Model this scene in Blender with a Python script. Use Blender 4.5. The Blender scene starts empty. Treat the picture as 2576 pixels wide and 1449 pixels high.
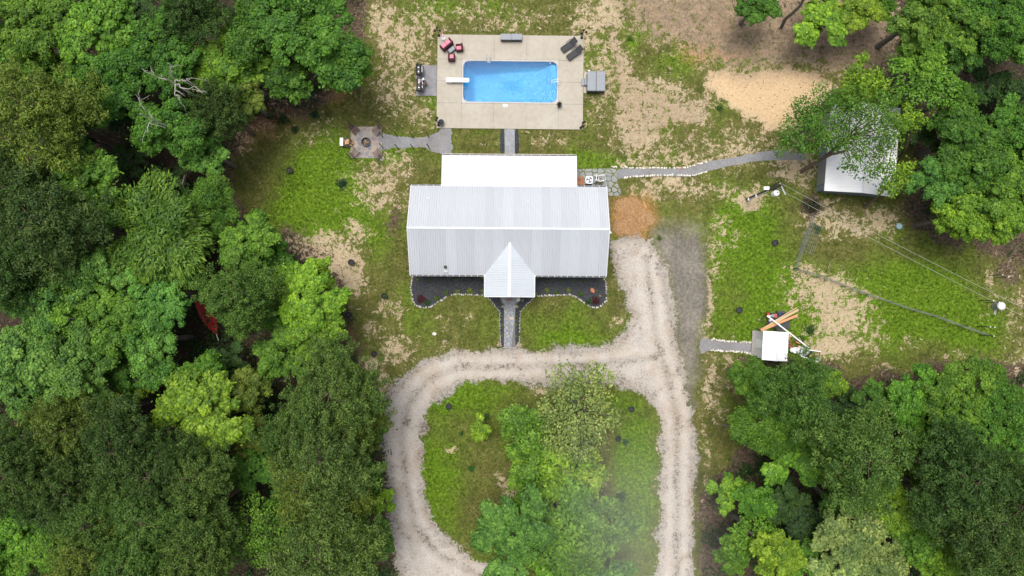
import bpy, bmesh, math, random
import numpy as np
from mathutils import Vector, Matrix
R_ = math.radians
sc = bpy.context.scene
COL = sc.collection
rnd = random.Random(7)

# ------------------------------------------------------------------ camera, sky, sun, exposure
CAM_H, PITCH = 71.0, R_(1.0)
cam_d = bpy.data.cameras.new('camera'); cam = bpy.data.objects.new('camera', cam_d); COL.objects.link(cam)
cam.location = (0, 0, CAM_H); cam.rotation_euler = (PITCH, 0, 0)
cam_d.sensor_width = 36; cam_d.lens = 24; cam_d.clip_start = .5; cam_d.clip_end = 2000
sc.camera = cam
SUN_AZ, SUN_EL = R_(-24), R_(76)
w = bpy.data.worlds.new("World"); sc.world = w; w.use_nodes = True
nt = w.node_tree; nt.nodes.clear()
sky = nt.nodes.new('ShaderNodeTexSky'); sky.sky_type = 'NISHITA'; sky.sun_disc = False
sky.sun_elevation = SUN_EL; sky.sun_rotation = SUN_AZ; sky.air_density = 1.0; sky.dust_density = 4.0; sky.ozone_density = 1.0
bg = nt.nodes.new('ShaderNodeBackground'); bg.inputs[1].default_value = 0.10
wo = nt.nodes.new('ShaderNodeOutputWorld')
hs = nt.nodes.new('ShaderNodeHueSaturation'); hs.inputs['Saturation'].default_value = .5   # thin overcast
nt.links.new(sky.outputs[0], hs.inputs['Color']); nt.links.new(hs.outputs[0], bg.inputs[0]); nt.links.new(bg.outputs[0], wo.inputs[0])
sd = bpy.data.lights.new('sun', 'SUN'); sd.energy = 1.5; sd.angle = R_(32); sd.color = (1, .965, .91)
sun = bpy.data.objects.new('sun', sd); COL.objects.link(sun)
sdir = Vector((math.sin(SUN_AZ)*math.cos(SUN_EL), math.cos(SUN_AZ)*math.cos(SUN_EL), math.sin(SUN_EL)))
sun.rotation_euler = (-sdir).to_track_quat('-Z', 'Y').to_euler(); sun.location = (0, 0, 90)
vs = sc.view_settings
vs.view_transform = 'Standard'; vs.look = 'None'; vs.exposure = 0.85; vs.gamma = 1.0; vs.use_curve_mapping = False
sc.cycles.max_bounces = 6; sc.cycles.diffuse_bounces = 3; sc.cycles.transparent_max_bounces = 8

# ------------------------------------------------------------------ survey: reading of the aerial plan into metres
K = 2576/3072
F_ = 2576*24/36
def G(p, z=0.0):
    x = (p[0]-1288)/F_; y = -(p[1]-724.5)/F_
    y2 = y*math.cos(PITCH)+math.sin(PITCH); z2 = y*math.sin(PITCH)-math.cos(PITCH)
    t = (z-CAM_H)/z2
    return Vector((x*t, y2*t))
def crop(ox, oy, s): return lambda x, y: ((ox+x*s)*K, (oy+y*s)*K)
c1 = crop(1200, 60, 660/2576); c2 = crop(1180, 420, 700/2029); c3 = crop(1180, 780, 720/2576); c4 = crop(980, 340, 440/2452)
c5 = crop(1700, 400, 700/2576); c6 = crop(2060, 880, 500/2576); c7 = crop(2300, 180, 500/1575); c8 = crop(2340, 540, 732/1768)
d1 = crop(1235, 180, 85/1026); d3 = crop(1300, 70, 120/1449); d4 = crop(1660, 90, 180/1304); d5 = crop(1010, 360, 150/1672)
d6 = crop(1720, 500, 140/1844); d7 = crop(2270, 910, 210/1521); d8 = crop(2930, 800, 142/895)
def W(c, x, y, z=0.0): return G(c(x, y), z)
def WP(c, pts, z=0.0): return [G(c(*p), z) for p in pts]
def GP(pts, z=0.0): return [G(p, z) for p in pts]

# ------------------------------------------------------------------ mesh helpers
class MB:
    def __init__(s): s.v = []; s.f = []
    def add(s, v, f, M=None):
        o = len(s.v)
        for p in v:
            p = Vector(p)
            s.v.append(M @ p if M else p)
        s.f += [tuple(i+o for i in q) for q in f]
        return s
    def box(s, c, d, rz=0, M=None):
        x, y, z = d[0]/2, d[1]/2, d[2]/2
        m = Matrix.Translation(Vector(c)) @ (M if M else Matrix.Rotation(rz, 4, 'Z'))
        v = [(-x,-y,-z),(x,-y,-z),(x,y,-z),(-x,y,-z),(-x,-y,z),(x,-y,z),(x,y,z),(-x,y,z)]
        return s.add(v, [(0,3,2,1),(4,5,6,7),(0,1,5,4),(1,2,6,5),(2,3,7,6),(3,0,4,7)], m)
    def rbox(s, c, d, b, rz=0):
        """box with chamfered vertical and top edges"""
        x, y = d[0]/2, d[1]/2; z0, z1 = -d[2]/2, d[2]/2
        m = Matrix.Translation(Vector(c)) @ Matrix.Rotation(rz, 4, 'Z')
        def ring(i, z, bb): 
            X, Y = x-i, y-i
            return [(-X+bb,-Y,z),(X-bb,-Y,z),(X,-Y+bb,z),(X,Y-bb,z),(X-bb,Y,z),(-X+bb,Y,z),(-X,Y-bb,z),(-X,-Y+bb,z)]
        v = ring(0, z0, b)+ring(0, z1-b, b)+ring(b*.8, z1, b*.6)
        f = [tuple(range(7, -1, -1)), tuple(range(16, 24))]
        for k in (0, 8):
            for i in range(8): j = (i+1) % 8; f.append((k+i, k+j, k+8+j, k+8+i))
        return s.add(v, f, m)
    def tube(s, pts, r, n=8, cap=True):
        pts = [Vector(p) for p in pts]
        if not hasattr(r, '__len__'): r = [r]*len(pts)
        o = len(s.v); m = len(pts)
        for i, p in enumerate(pts):
            d = (pts[min(i+1, m-1)]-pts[max(i-1, 0)])
            d = d.normalized() if d.length > 1e-9 else Vector((0,0,1))
            a = Vector((1,0,0)) if abs(d.x) < .8 else Vector((0,1,0))
            u = d.cross(a).normalized(); w_ = d.cross(u)
            for k in range(n):
                t = 2*math.pi*k/n
                s.v.append(p+(u*math.cos(t)+w_*math.sin(t))*r[i])
        for i in range(m-1):
            for k in range(n):
                k2 = (k+1) % n
                s.f.append((o+i*n+k, o+(i+1)*n+k, o+(i+1)*n+k2, o+i*n+k2))
        if cap:
            s.f.append(tuple(o+k for k in range(n))); s.f.append(tuple(o+(m-1)*n+k for k in range(n-1, -1, -1)))
        return s
    def lathe(s, prof, c=(0,0,0), n=16, M=None):
        v = []; f = []; m = len(prof)
        for r, z in prof:
            for k in range(n):
                t = 2*math.pi*k/n; v.append((c[0]+r*math.cos(t), c[1]+r*math.sin(t), c[2]+z))
        for i in range(m-1):
            for k in range(n):
                k2 = (k+1) % n; f.append((i*n+k, i*n+k2, (i+1)*n+k2, (i+1)*n+k))
        if prof[0][0] > 1e-6: f.append(tuple(range(n-1, -1, -1)))
        if prof[-1][0] > 1e-6: f.append(tuple((m-1)*n+k for k in range(n)))
        return s.add(v, f, M)
    def ball(s, c, r, nu=10, nv=6, M=None):
        if not hasattr(r, '__len__'): r = (r, r, r)
        v = [(0,0,-1)]; f = []
        for j in range(1, nv):
            a = -math.pi/2+math.pi*j/nv
            for i in range(nu):
                t = 2*math.pi*i/nu; v.append((math.cos(a)*math.cos(t), math.cos(a)*math.sin(t), math.sin(a)))
        v.append((0,0,1)); L = len(v)-1
        for i in range(nu): f.append((0, 1+(i+1) % nu, 1+i)); f.append((L, L-nu+i, L-nu+(i+1) % nu))
        for j in range(nv-2):
            for i in range(nu):
                a, b = 1+j*nu+i, 1+j*nu+(i+1) % nu
                f.append((a, b, b+nu, a+nu))
        mm = Matrix.Translation(Vector(c)) @ (M if M else Matrix()) @ Matrix.Diagonal((r[0], r[1], r[2], 1))
        return s.add(v, f, mm)
    def prism(s, poly, z0, z1, inset=0):
        n = len(poly)
        a = sum(poly[i][0]*poly[(i+1) % n][1]-poly[(i+1) % n][0]*poly[i][1] for i in range(n))
        if a < 0: poly = poly[::-1]
        cx = sum(p[0] for p in poly)/n; cy = sum(p[1] for p in poly)/n
        v = [(p[0], p[1], z0) for p in poly]+[(p[0]+(cx-p[0])*inset, p[1]+(cy-p[1])*inset, z1) for p in poly]
        f = [tuple(range(n, 2*n))]+[(i, (i+1) % n, n+(i+1) % n, n+i) for i in range(n)]
        return s.add(v, f)
    def mesh(s, name, mat, smooth=False):
        me = bpy.data.meshes.new(name); me.from_pydata([tuple(p) for p in s.v], [], s.f)
        if mat: me.materials.append(mat)
        if smooth: me.polygons.foreach_set('use_smooth', [True]*len(me.polygons))
        me.update(); return me
    def build(s, name, mat, parent=None, smooth=False, loc=None, kind=None):
        return inst(name, s.mesh(name, mat, smooth), parent, loc, kind=kind)

def inst(name, me, parent=None, loc=None, rz=0, scale=None, kind=None, color=None):
    o = bpy.data.objects.new(name, me); COL.objects.link(o)
    if parent: o.parent = parent
    if loc is not None: o.location = loc if len(loc) == 3 else (loc[0], loc[1], 0)
    o.rotation_euler = (0, 0, rz)
    if scale is not None: o.scale = scale if hasattr(scale, '__len__') else (scale,)*3
    if kind: o['kind'] = kind
    if color is not None: o.color = (*color, 1)
    return o
def tag(o, label, cat, group=None):
    o['label'] = label; o['category'] = cat
    if group: o['group'] = group
    return o
def thing(name, label, cat, loc=(0,0,0), rz=0, group=None):
    o = bpy.data.objects.new(name, None); COL.objects.link(o)
    o.location = loc if len(loc) == 3 else (loc[0], loc[1], 0); o.rotation_euler = (0, 0, rz)
    o.empty_display_size = .2
    return tag(o, label, cat, group)
def copy_tree(o, parent=None):
    c = o.copy(); COL.objects.link(c)
    if parent: c.parent = parent
    for ch in list(o.children): copy_tree(ch, c)
    return c
def again(o, loc, rz=0, label=None, scale=None):
    c = copy_tree(o); c.location = loc if len(loc) == 3 else (loc[0], loc[1], 0); c.rotation_euler = (0, 0, rz)
    if label: c['label'] = label
    if scale: c.scale = (scale,)*3
    return c

# ------------------------------------------------------------------ materials
def new_mat(name):
    m = bpy.data.materials.new(name); m.use_nodes = True
    nt = m.node_tree; nt.nodes.clear()
    out = nt.nodes.new('ShaderNodeOutputMaterial')
    return m, nt, out
class NT:
    def __init__(s, nt): s.nt = nt
    def n(s, t, **kw):
        nd = s.nt.nodes.new(t)
        for k, v in kw.items(): setattr(nd, k, v)
        return nd
    def l(s, a, b): s.nt.links.new(a, b)
    def coord(s, kind='Object'): return s.n('ShaderNodeTexCoord').outputs[kind]
    def pos(s): return s.n('ShaderNodeNewGeometry').outputs['Position']
    def noise(s, vec, scale, detail=4, rough=.55, dist=0):
        nd = s.n('ShaderNodeTexNoise'); nd.inputs['Scale'].default_value = scale; nd.inputs['Detail'].default_value = detail
        nd.inputs['Roughness'].default_value = rough; nd.inputs['Distortion'].default_value = dist
        s.l(vec, nd.inputs['Vector']); return nd.outputs['Fac']
    def voro(s, vec, scale, out='Color', feature='F1'):
        nd = s.n('ShaderNodeTexVoronoi', feature=feature); nd.inputs['Scale'].default_value = scale
        s.l(vec, nd.inputs['Vector']); return nd.outputs[out]
    def math(s, op, a, b=None, c=None, clamp=False):
        nd = s.n('ShaderNodeMath', operation=op); nd.use_clamp = clamp
        for i, v in enumerate((a, b, c)):
            if v is None: continue
            if isinstance(v, (int, float)): nd.inputs[i].default_value = v
            else: s.l(v, nd.inputs[i])
        return nd.outputs[0]
    def ramp(s, fac, stops, interp='LINEAR'):
        nd = s.n('ShaderNodeValToRGB'); cr = nd.color_ramp; cr.interpolation = interp
        while len(cr.elements) < len(stops): cr.elements.new(.5)
        for e, (p, c) in zip(cr.elements, stops):
            e.position = p; e.color = (*c, 1) if hasattr(c, '__len__') else (c, c, c, 1)
        s.l(fac, nd.inputs[0]); return nd.outputs[0]
    def mix(s, fac, a, b, blend='MIX'):
        nd = s.n('ShaderNodeMix', data_type='RGBA', blend_type=blend)
        for i, v in ((0, fac), (6, a), (7, b)):
            if isinstance(v, (int, float)): nd.inputs[i].default_value = v
            elif isinstance(v, tuple): nd.inputs[i].default_value = (*v, 1)
            else: s.l(v, nd.inputs[i])
        return nd.outputs[2]
    def sep(s, c):
        nd = s.n('ShaderNodeSeparateColor'); s.l(c, nd.inputs[0]); return nd.outputs
    def maprange(s, v, a, b, c=0., d=1., smooth=False):
        nd = s.n('ShaderNodeMapRange'); nd.clamp = True
        if smooth: nd.interpolation_type = 'SMOOTHSTEP'
        for i, x in enumerate((v, a, b, c, d)):
            if isinstance(x, (int, float)): nd.inputs[i].default_value = x
            else: s.l(x, nd.inputs[i])
        return nd.outputs[0]
    def bsdf(s, out, col, rough=.8, metal=0., bump=None, bstr=.4, bdist=.02, spec=None):
        b = s.n('ShaderNodeBsdfPrincipled')
        if isinstance(col, tuple): b.inputs['Base Color'].default_value = (*col, 1)
        else: s.l(col, b.inputs['Base Color'])
        if isinstance(rough, (int, float)): b.inputs['Roughness'].default_value = rough
        else: s.l(rough, b.inputs['Roughness'])
        b.inputs['Metallic'].default_value = metal
        if spec is not None: b.inputs['Specular IOR Level'].default_value = spec
        if bump is not None:
            bp = s.n('ShaderNodeBump'); bp.inputs['Strength'].default_value = bstr; bp.inputs['Distance'].default_value = bdist
            s.l(bump, bp.inputs['Height']); s.l(bp.outputs[0], b.inputs['Normal'])
        s.l(b.outputs[0], out.inputs[0]); return b
_mc = {}
def pm(name, col, rough=.6, metal=0., var=.25, scale=6., fine=40., bump=.3, tint=False):
    """painted / woven / cast surface: base colour with broad wear and fine grain; tint: multiplied by the object's own colour"""
    if name in _mc: return _mc[name]
    m, nt_, out = new_mat(name); t = NT(nt_)
    v = t.coord()
    a = t.noise(v, scale, 5); b = t.noise(v, fine, 3)
    k = t.math('ADD', t.math('MULTIPLY', a, var*1.4), t.math('MULTIPLY', b, var*.6))
    k = t.math('ADD', k, 1-var)
    c = t.mix(1., col, k, 'MULTIPLY')
    if tint:
        c = t.mix(1., c, t.n('ShaderNodeObjectInfo').outputs['Color'], 'MULTIPLY')
    t.bsdf(out, c, rough, metal, bump=b, bstr=bump, bdist=.01)
    _mc[name] = m; return m

M_white = pm('white_paint', (.78,.78,.77), .5, var=.1)
M_black = pm('black_paint', (.02,.02,.022), .45, var=.4)
M_dark = pm('dark_metal', (.045,.047,.05), .5, metal=.2, var=.4)
M_steel = pm('steel', (.42,.43,.44), .4, metal=.7, var=.25)
M_galv = pm('galvanised', (.32,.335,.33), .5, metal=.4, var=.2)
M_darkwood = pm('dark_stained_wood', (.06,.038,.026), .7, var=.5, scale=10)
M_greywood = pm('weathered_wood', (.30,.285,.255), .85, var=.4, scale=4, fine=25)
M_lumber = pm('fresh_lumber', (.55,.40,.23), .75, var=.3, scale=3, fine=30)
M_lumber2 = pm('orange_lumber', (.58,.30,.13), .75, var=.3, scale=3, fine=30)
M_wicker = pm('black_wicker', (.03,.03,.032), .7, var=.5, fine=70, bump=.8)
M_redwicker = pm('dark_red_wicker', (.075,.018,.022), .65, var=.5, fine=70, bump=.8)
M_pink = pm('coral_cushion', (.86,.24,.32), .85, var=.1, fine=60)
M_greyplastic = pm('grey_resin', (.24,.255,.28), .6, var=.15)
M_vinyl = pm('grey_vinyl_cover', (.22,.24,.26), .55, var=.2, scale=3)
M_terra = pm('terracotta', (.42,.17,.10), .8, var=.3)
M_rust = pm('rusty_plate', (.32,.14,.07), .85, var=.5, scale=4)
M_wire = pm('wire', (.30,.31,.30), .5, metal=.3, var=.2)
M_rubber = pm('black_rubber', (.018,.018,.019), .8, var=.4)
M_red = pm('red_paint', (.5,.03,.025), .5, var=.25)
M_skin = pm('skin', (.55,.33,.24), .6, var=.1)
M_bark = pm('grey_bark', (.13,.115,.095), .9, var=.5, scale=2, fine=14, bump=.8)
M_barkp = pm('brown_bark', (.12,.085,.06), .9, var=.5, scale=2, fine=14, bump=.8)
M_deadwood = pm('bleached_branch', (.40,.37,.32), .85, var=.3, scale=2)
M_siding = pm('pale_siding', (.6,.6,.58), .6, var=.1)
M_barnwall = pm('blue_grey_sheet_wall', (.20,.235,.27), .5, metal=.1, var=.2)
M_glass = pm('window_glass', (.03,.035,.04), .1, var=.1)
M_teal = pm('teal_plastic', (.07,.25,.28), .5, var=.2)
M_bluepl = pm('blue_plastic', (.08,.2,.5), .5, var=.2)
M_pinkpl = pm('pale_pink_plastic', (.75,.42,.46), .5, var=.15)
M_clear = pm('translucent_white_plastic', (.66,.68,.68), .35, var=.12)
M_firewood = pm('split_firewood', (.42,.29,.18), .85, var=.5, scale=5, tint=True)
M_ash = pm('charcoal_and_ash', (.09,.085,.085), .95, var=.7, scale=9, fine=50)

# stones tinted per object
def stone_mat(name, cols, rough=.85, bump=.6):
    m, nt_, out = new_mat(name); t = NT(nt_)
    r = t.n('ShaderNodeObjectInfo').outputs['Random']
    c = t.ramp(r, [(i/(len(cols)-1), k) for i, k in enumerate(cols)])
    v = t.coord(); a = t.noise(v, 7, 6, .6); b = t.noise(v, 35, 3)
    k = t.math('ADD', t.math('MULTIPLY', a, .7), t.math('MULTIPLY', b, .35)); k = t.math('ADD', k, .45)
    c = t.mix(1., c, k, 'MULTIPLY')
    t.bsdf(out, c, rough, 0, bump=a, bstr=bump, bdist=.02); return m
M_flag = stone_mat('flagstone', [(.20,.20,.21),(.30,.28,.25),(.24,.25,.27),(.33,.29,.25),(.22,.19,.21),(.28,.28,.28)])
M_flaggrey = stone_mat('grey_flagstone', [(.24,.25,.27),(.30,.31,.33),(.22,.23,.25),(.33,.33,.34)])
M_flagwarm = stone_mat('mixed_flagstone', [(.36,.30,.25),(.25,.20,.20),(.42,.36,.27),(.27,.22,.24),(.20,.21,.23),(.40,.33,.27),(.30,.23,.20)])
M_flagold = stone_mat('mossy_flagstone', [(.24,.25,.24),(.28,.28,.25),(.22,.24,.25),(.26,.26,.22)])
M_whitestone = stone_mat('white_stone', [(.62,.58,.50),(.78,.75,.68),(.55,.50,.42),(.75,.70,.60),(.66,.60,.50)])
M_bedstone = stone_mat('edging_stone', [(.38,.36,.33),(.52,.50,.46),(.30,.29,.28),(.46,.42,.37)])
M_redstone = pm('red_brick_stone', (.5,.2,.13), .85)

# concrete
def concrete(name, col, stain, scale=1.):
    m, nt_, out = new_mat(name); t = NT(nt_); v = t.pos()
    a = t.noise(v, .35*scale, 6, .6); b = t.noise(v, 2.2*scale, 5, .6); g = t.noise(v, 45, 2)
    c = t.mix(t.maprange(a, .35, .68), col, stain)
    c = t.mix(t.maprange(b, .45, .75, 0, .45), c, tuple(x*.78 for x in stain))
    c = t.mix(1., c, t.math('ADD', t.math('MULTIPLY', g, .3), .85), 'MULTIPLY')
    t.bsdf(out, c, .85, 0, bump=g, bstr=.25, bdist=.01); return m
M_conc = concrete('broom_concrete', (.435,.398,.328), (.38,.335,.268))
M_concgrey = concrete('grey_concrete', (.33,.32,.30), (.27,.265,.25))
M_stamped = concrete('stamped_grey_concrete', (.27,.27,.275), (.18,.175,.19), 2.5)

# painted metal roofing
def roofing(name, col, var=.05):
    m, nt_, out = new_mat(name); t = NT(nt_); v = t.coord()
    mp = t.n('ShaderNodeMapping'); mp.inputs['Scale'].default_value = (3, .35, 1); t.l(v, mp.inputs[0])
    a = t.noise(mp.outputs[0], 2, 5, .6); b = t.noise(v, .5, 4)
    r = t.n('ShaderNodeObjectInfo').outputs['Random']
    k = t.math('ADD', t.math('MULTIPLY', a, var*2), t.math('MULTIPLY', b, var*2)); k = t.math('ADD', k, t.math('MULTIPLY', r, var*1.3))
    k = t.math('ADD', k, 1-2.4*var)
    c = t.mix(1., col, k, 'MULTIPLY')
    t.bsdf(out, c, .42, .0, spec=.35); return m
M_roof = roofing('grey_roof_metal', (.445,.465,.49), .10)
M_roofw = roofing('white_roof_metal', (.84,.84,.84), .03)
M_roofl = roofing('white_porch_roof_metal', (.70,.70,.70), .05)
M_roofp = roofing('pale_porch_roof_metal', (.52,.555,.59), .06)
M_trim = pm('roof_trim', (.72,.74,.76), .45, var=.08)
# ------------------------------------------------------------------ ground
def pip(px, py, poly):
    poly = np.asarray(poly, float); ins = np.zeros(px.shape, bool); n = len(poly); j = n-1
    for i in range(n):
        xi, yi = poly[i]; xj, yj = poly[j]
        c = ((yi > py) != (yj > py)) & (px < (xj-xi)*(py-yi)/((yj-yi) if yj != yi else 1e-9)+xi)
        ins ^= c; j = i
    return ins
def pdist(px, py, poly, closed=True):
    poly = np.asarray(poly, float); d = np.full(px.shape, 1e9); n = len(poly)
    for i in range(n if closed else n-1):
        a = poly[i]; b = poly[(i+1) % n]; e = b-a; L = max((e*e).sum(), 1e-9)
        t = np.clip(((px-a[0])*e[0]+(py-a[1])*e[1])/L, 0, 1)
        d = np.minimum(d, np.hypot(px-a[0]-t*e[0], py-a[1]-t*e[1]))
    return d
def sdf(px, py, poly):
    d = pdist(px, py, poly); return np.where(pip(px, py, poly), d, -d)
def soft(px, py, poly, f): return np.clip(.5+sdf(px, py, poly)/(2*f), 0, 1)

DRIVE_OUT = [(1532,604),(1560,600),(1600,592),(1640,600),(1658,640),(1675,700),(1690,780),(1702,870),(1722,930),(1738,985),(1747,1050),(1750,1150),(1748,1300),(1744,1500),(1740,1700),
    (1640,1700),(1650,1449),(1657,1330),(1662,1200),(1660,1090),(1648,1030),(1622,993),(1585,972),(1500,963),(1400,962),(1300,962),(1200,962),(1150,970),(1108,995),(1082,1035),(1071,1090),(1067,1170),(1072,1260),(1090,1310),(1130,1365),(1180,1395),(1214,1408),(1260,1440),(1330,1470),(1400,1500),(1400,1700),
    (960,1700),(1000,1480),(1000,1400),(985,1310),(975,1220),(962,1130),(958,1060),(972,1000),(1010,948),(1070,905),(1130,880),(1240,882),(1300,878),(1420,879),(1500,872),(1548,858),(1575,828),(1582,790),(1572,735),(1552,690),(1537,650)]
LANE = [(1640,600),(1630,560),(1660,530),(1710,505),(1765,515),(1772,620),(1770,750),(1762,860),(1755,950),(1750,1060),(1738,985),(1722,930),(1702,870),(1690,780),(1675,700),(1658,640)]
PATH_E = [c5(*p) for p in [(545,390),(690,388),(850,392),(1000,392),(1150,388),(1300,385),(1380,372),(1470,335),(1570,305),(1700,290),(1850,265),(2000,235),(2150,205),(2300,180),(2480,200),(2640,230),(2640,300),(2480,290),(2300,295),(2150,300),(2000,320),(1850,350),(1700,385),(1600,405),(1520,425),(1440,460),(1360,475),(1250,478),(1100,475),(950,470),(800,475),(700,485),(590,500),(545,500)]]
PATH_S = [c6(*p) for p in [(200,760),(215,705),(255,690),(330,710),(450,715),(600,735),(750,750),(900,765),(1115,775),(1115,945),(950,915),(800,895),(650,895),(500,890),(380,880),(300,885),(262,930),(215,915),(195,850)]]
PATH_W = [c4(*p) for p in [(918,300),(1000,345),(1100,372),(1200,385),(1350,398),(1480,408),(1580,408),(1680,385),(1800,345),(1880,300),(1925,240),(2090,240),(2085,350),(2090,480),(2115,560),(2095,640),(2090,680),(1960,690),(1900,660),(1780,655),(1710,600),(1650,570),(1500,568),(1350,570),(1200,575),(1080,575),(1010,600),(960,625),(925,625)]]
F_WEST = [(-900,-900),(930,-900),(935,-100),(925,60),(895,180),(850,240),(770,290),(650,325),(590,400),(585,500),(640,560),(740,585),(850,640),(885,750),(875,880),(930,930),(965,1010),(965,1100),(985,1300),(1005,1500),(960,2400),(-900,2400)]
F_NE = [(1830,-900),(1830,20),(1900,90),(2080,130),(2230,150),(2290,240),(2305,400),(2270,540),(2330,600),(2430,620),(2530,650),(2600,660),(3600,640),(3600,-900)]
F_SE = [(1770,2400),(1765,1240),(1830,1180),(1880,1080),(1850,900),(2070,900),(2130,960),(2250,935),(2450,905),(3600,900),(3600,2400)]
BROWN_N = [(1540,-900),(1560,-20),(1590,70),(1650,110),(1760,150),(1790,180),(1900,185),(2060,180),(2260,210),(2260,-900)]
TANPATH = [(1555,60),(1590,170),(1640,215),(1720,245),(1790,225),(1800,300),(1780,330),(1700,310),(1650,350),(1570,390),(1545,300),(1540,180),(1520,60)]
CLAYPAD = [(1785,198),(1830,185),(1950,186),(2060,184),(2100,215),(2080,260),(2010,290),(1965,330),(1925,340),(1890,300),(1830,265),(1790,240)]
SAND = [(1010,110,70,90,.75),(1040,190,90,90,.55),(970,70,40,70,.75),(1065,60,50,60,.6),(1000,220,60,80,.6),(1060,290,50,40,.55),(1300,45,120,35,.5),(1190,40,80,40,.5),(1480,60,50,70,.72),(1530,20,40,50,.9),(1520,200,40,110,.62),(1575,130,30,60,.5),
    (1000,415,60,35,.62),(950,470,80,60,.66),(900,585,30,22,.75),(1020,520,20,20,.5),(700,260,60,60,.35),(800,330,60,50,.4),(740,330,50,30,.35),
    (800,610,75,32,.8),(850,650,60,50,.95),(885,700,35,50,.95),(850,720,60,60,.6),(910,660,20,30,.6),(1000,880,45,40,.72),(980,770,40,40,.55),(930,915,30,30,.8),(960,960,24,40,.8),(935,830,30,30,.5),
    (1650,250,90,60,.8),(1620,340,70,50,.8),(1840,375,110,50,.6),(1700,395,120,35,.6),(1600,410,50,22,.66),(1990,400,60,40,.8),(2010,300,60,60,.85),(2000,440,60,30,.8),(1880,490,60,30,.5),(1700,470,110,30,.66),(1640,480,60,30,.62),
    (1890,505,28,24,1.),(1870,500,20,14,.9),(2110,560,80,35,.72),(2210,555,60,35,.75),(2060,530,40,30,.7),(2170,575,25,14,.8),(1825,480,30,14,.6),(1800,640,26,90,.52),(1810,560,30,40,.55),(1850,600,30,30,.45),
    (2080,740,90,50,.85),(2030,700,45,40,.72),(2110,800,75,55,.9),(2100,870,60,40,.92),(2160,770,50,40,.7),(2180,850,40,50,.6),(2050,880,30,20,.7),(1780,760,9,80,.8),(1775,840,8,60,.7),(1785,960,14,60,.7),(1830,900,30,50,.55),(1800,1010,24,50,.62),(1835,960,26,30,.5),(1775,1150,12,120,.5),
    (2290,870,30,18,.5),(2390,900,40,20,.5),(2550,770,26,90,.5),(2560,900,30,90,.45),(2500,720,14,50,.6),(2480,800,18,16,.5),(2230,930,60,14,.5),(1130,1127,12,8,.9),(1280,1225,22,22,.75),(1255,1205,14,8,.8),(1245,1290,12,12,.8),(1370,975,16,8,.8),(1420,985,10,7,.8),(1390,1075,16,14,.6),(1420,1280,40,12,.6),(1520,1230,40,40,.35),(1665,1000,10,40,.4),(1655,1180,6,140,.4),(1180,790,20,14,.5),(1110,820,30,20,.35),
    (1110,870,50,10,.5),(1240,770,20,8,.4),(1555,810,14,14,.7),(1500,700,16,30,.5),(1360,350,30,16,.6),(1400,358,36,12,.6),(1340,340,40,10,.4),(1230,350,30,10,.35),(660,310,50,30,.5),(600,330,30,30,.6),(530,460,20,40,.5),(620,340,30,40,.6),(560,440,24,30,.5),(760,250,40,40,.4)]
LUSH = [(770,480,70,90,1.),(800,545,80,40,.9),(850,380,60,60,.5),(900,540,60,50,.4),(960,600,40,60,.5),(860,480,50,50,.6),(960,390,60,20,.9),(1000,360,60,20,.6),(1440,830,90,50,.6),(1420,860,60,20,.6),(1230,810,70,70,.3),(1050,790,50,70,.4),(1900,650,90,140,.7),(1860,560,60,60,.8),(1950,800,60,80,.7),(1870,830,70,40,.5),(2200,750,160,70,.75),(2330,700,120,60,.6),(2400,800,100,60,.5),(2060,850,50,50,.9),(2250,850,120,40,.5),(2470,850,60,60,.6),(1600,1250,50,150,.75),(1590,1150,40,90,.6),(1120,1000,60,40,.9),(1200,990,80,30,.6),(1110,1250,50,100,.7),(1090,1160,40,80,.6),(1560,1010,60,30,.5),(1500,410,90,24,.7),(1230,1060,80,60,.3),(1500,140,40,60,.4),(1190,15,120,20,.4),(1100,30,60,30,.4),(1090,260,14,60,.6),(1800,740,20,100,.4),(1600,95,20,30,.7),(1700,160,60,30,.5),(1830,270,40,30,.4)]
CLAY = [(1590,548,50,50,1.),(700,300,50,40,.4),(630,340,40,40,.35),(845,230,50,50,.45),(1800,60,60,40,.2),(1740,130,60,30,.26),(1790,150,70,20,.2),(1900,140,80,20,.15),(550,470,24,50,.5),(875,845,24,60,.3),(2350,1250,40,40,.2)]

def axis(lo, hi, step, far):
    a = list(np.arange(lo, hi+1e-6, step)); b = []; s = step; x = hi
    while x < far: s *= 1.6; x += s; b.append(x)
    l = []; s = step; x = lo
    while x > -far: s *= 1.6; x -= s; l.append(x)
    return np.array(l[::-1]+a+b)
gx = axis(-57, 57, .25, 320); gy = axis(-33, 36, .25, 320)
GX, GY = np.meshgrid(gx, gy); NX, NY = len(gx), len(gy)
def to_px(X, Y, Z=0.):
    y = Y*math.cos(PITCH)+(Z-CAM_H)*math.sin(PITCH); z = -Y*math.sin(PITCH)+(Z-CAM_H)*math.cos(PITCH)
    return 1288+F_*X/(-z), 724.5-F_*y/(-z)
_rs = np.random.RandomState(5)
def lat_noise(X, Y, s, seed):
    r = np.random.RandomState(seed); T = r.rand(64, 64); x = X/s; y = Y/s; xi = np.floor(x).astype(int); yi = np.floor(y).astype(int)
    fx = x-xi; fy = y-yi; fx = fx*fx*(3-2*fx); fy = fy*fy*(3-2*fy); g = lambda a, b: T[a % 64, b % 64]
    return (g(xi, yi)*(1-fx)+g(xi+1, yi)*fx)*(1-fy)+(g(xi, yi+1)*(1-fx)+g(xi+1, yi+1)*fx)*fy
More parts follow.
